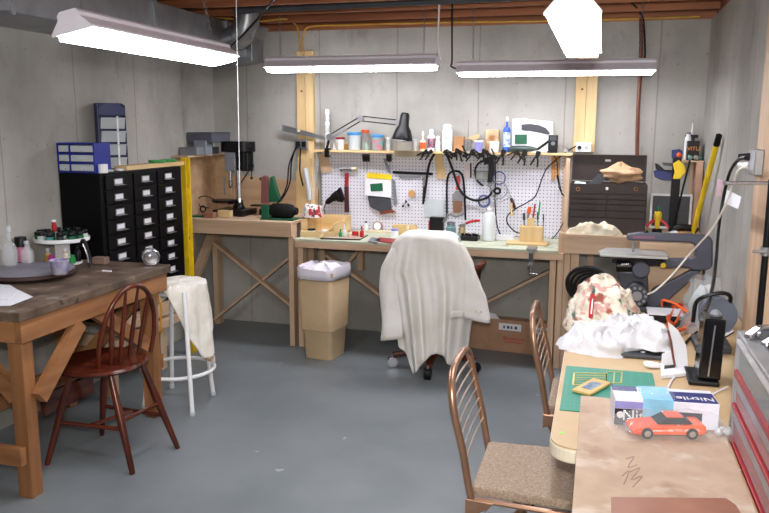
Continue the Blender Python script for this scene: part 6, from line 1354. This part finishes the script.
# small parts cabinet in the right foreground
def parts_cab():
    x0, x1, y0, y1, z0, z1 = .385, .64, 1.30, 2.235, TT+.001, 1.05
    t = thing('parts_cabinet', 'grey metal parts cabinet with red drawers and clear fronts at the right edge', 'cabinet', ((x0+x1)/2, (y0+y1)/2, z0))
    GM = mat('cabinet_grey', (150, 152, 156), .4, .3)
    box('body', GM, x0+.03, x1, y0, y1, z0, z1-.012, t, .003); box('top', mat('cabinet_top', (158, 158, 160), .35, .3), x0, x1, y0, y1, z1-.0115, z1, t, .003)
    for y in (y1-.028, y0): box('corner_post', GM, x0, x0+.0295, y, y+.028, z0, z1-.012, t, .002)
    tiers = [(z0+.004, z0+.070, 0), (z0+.100, z0+.158, 0), (z0+.188, z0+.292, 1)]
    for za in (z0+.072, z0+.160): box('rail', GM, x0-.002, x0+.0295, y0+.029, y1-.029, za, za+.026, t, .002)
    for (za, zb, clear) in tiers:
        d = box('drawer', DRED if not clear else mat('dusky_content', (84, 96, 92), .5, rgb2=(120, 110, 96), scale=9), x0+.006, x0+.0295, y0+.03, y1-.03, za+.002, zb-.002, t, .002)
        box('drawer_lip', DRED, x0-.004, x0+.0055, y0+.03, y1-.03, za, za+(.020 if clear else .012), d, .002)
        box('clear_window', CLEAR, x0+.001, x0+.005, y0+.034, y1-.034, za+.022, zb-.004, d)
        if clear: box('drawer_rim', mat('pale_rim', (200, 196, 196), .4), x0-.004, x0+.0055, y0+.03, y1-.03, zb-.010, zb-.0005, d)
    return z1
zc1 = parts_cab()+.0005
for k, (yy, xx, a, lab) in enumerate(((2.14, .43, .5, 'chrome strap lying at the far corner on top of the parts cabinet'), (2.06, .455, .35, 'chrome bracket lying second from the far corner of the parts cabinet'))):
    t = thing('chrome_part', lab, 'chrome part', (xx, yy, zc1), a)
    b = MB(True); b.prism([(-.035, 0, 0), (.10, 0, 0), (.10, 0, .022), (.06, 0, .035), (.0, 0, .034), (-.035, 0, .012)], (0, .028, 0)); b.build('plate', CHROME, t, .004)
    MB(True).cyl((-.01, -.002, .016), (-.01, -.012, .016), .009).build('bolt', STEEL, t); MB(True).cyl((.05, -.002, .018), (.05, -.012, .018), .012).build('round_boss', BLACK, t)
box('black_strip', BLACK, .425, .60, 1.98, 2.03, zc1, zc1+.016, label='thin black strip between the chrome parts and the foil on the parts cabinet', cat='strip', bevel=.003)
crumple('foil_bag', mat('foil', (190, 186, 200), .25, .8, bump=.5, scale=18), None, (.515, 1.88, zc1), .10, .085, .055, 5, folds=1.4, n=48, label='crumpled silver foil bag on top of the parts cabinet', cat='bag')

# ================================================================ FOLDING CHAIRS
def folding_chair(loc, rz, label):
    t = thing('folding_chair', label, 'chair', loc, rz, 'bronze folding chairs at the table')
    def post(s): return [(-.256, s*.09, .825), (-.254, s*.14, .812), (-.248, s*.18, .775), (-.235, s*.2, .70), (-.205, s*.2, .58), (-.178, s*.2, .44), (-.15, s*.205, .36), (-.03, s*.21, .17), (.12, s*.215, .012)]
    arch = [(-.256, -.09, .825), (-.257, 0, .829), (-.256, .09, .825)]
    MB(True).tube(arch, .0125, 12).build('top_rail', BRONZE, t)
    for s in (-1, 1):
        lg = MB(True).tube(post(s), .0125, 12).build('back_leg', BRONZE, t); MB(True).lathe([(.015, 0), (.016, .02), (.013, .024)], (.128, s*.2155, 0)).build('rubber_foot', RUBBER, lg)
    for k in range(7):
        z = .545+.037*k; x = lambda zz: -.205-(zz-.58)*.24
        MB(True).tube([(x(z), -.19, z), (x(z)-.004, 0, z+.003), (x(z), .19, z)], .0035, 6, 2).build('back_rod', WIRE, t)
    b = MB(True); b.b, b.local = b.b, True
    b.prism([(x, y, .425) for x, y in ((-.175, -.18), (-.16, -.19), (.16, -.205), (.20, -.19), (.215, -.15), (.215, .15), (.20, .19), (.16, .205), (-.16, .19), (-.175, .18))], (0, 0, .035)); sp_ = b.build('seat', SEATF, t, .014)
    MB(True).tube([(-.17, -.196, .42), (.15, -.212, .418), (.208, -.19, .418), (.222, -.14, .418), (.222, .14, .418), (.208, .19, .418), (.15, .212, .418), (-.17, .196, .42)], .009, 8, 3).build('seat_frame', BRONZE, t)
    for s in (-1, 1):
        lg = MB(True).tube([(.12, s*.188, .405), (.06, s*.188, .33), (-.12, s*.188, .12), (-.22, s*.188, .012)], .011, 10).build('front_leg', BRONZE, t); MB(True).lathe([(.014, 0), (.015, .018), (.012, .022)], (-.224, s*.188, 0)).build('rubber_foot', RUBBER, lg)
        MB(True).prism([(-.19, s*.222, .37), (-.12, s*.222, .40), (-.10, s*.222, .425), (-.19, s*.222, .43)], (0, -s*.006, 0)).build('hinge_plate', BRONZE, t, .002)
    MB(True).cyl((-.06, -.178, .19), (-.06, .178, .19), .007).build('cross_bar', BRONZE, t)
    return t
ch = folding_chair((-.170, 2.49, 0), 0, 'bronze tube folding chair with a brown fabric seat nearest the camera')
dup(ch, (.015, 3.30, 0), None, 'bronze tube folding chair farther away, half hidden by the folding table corner')
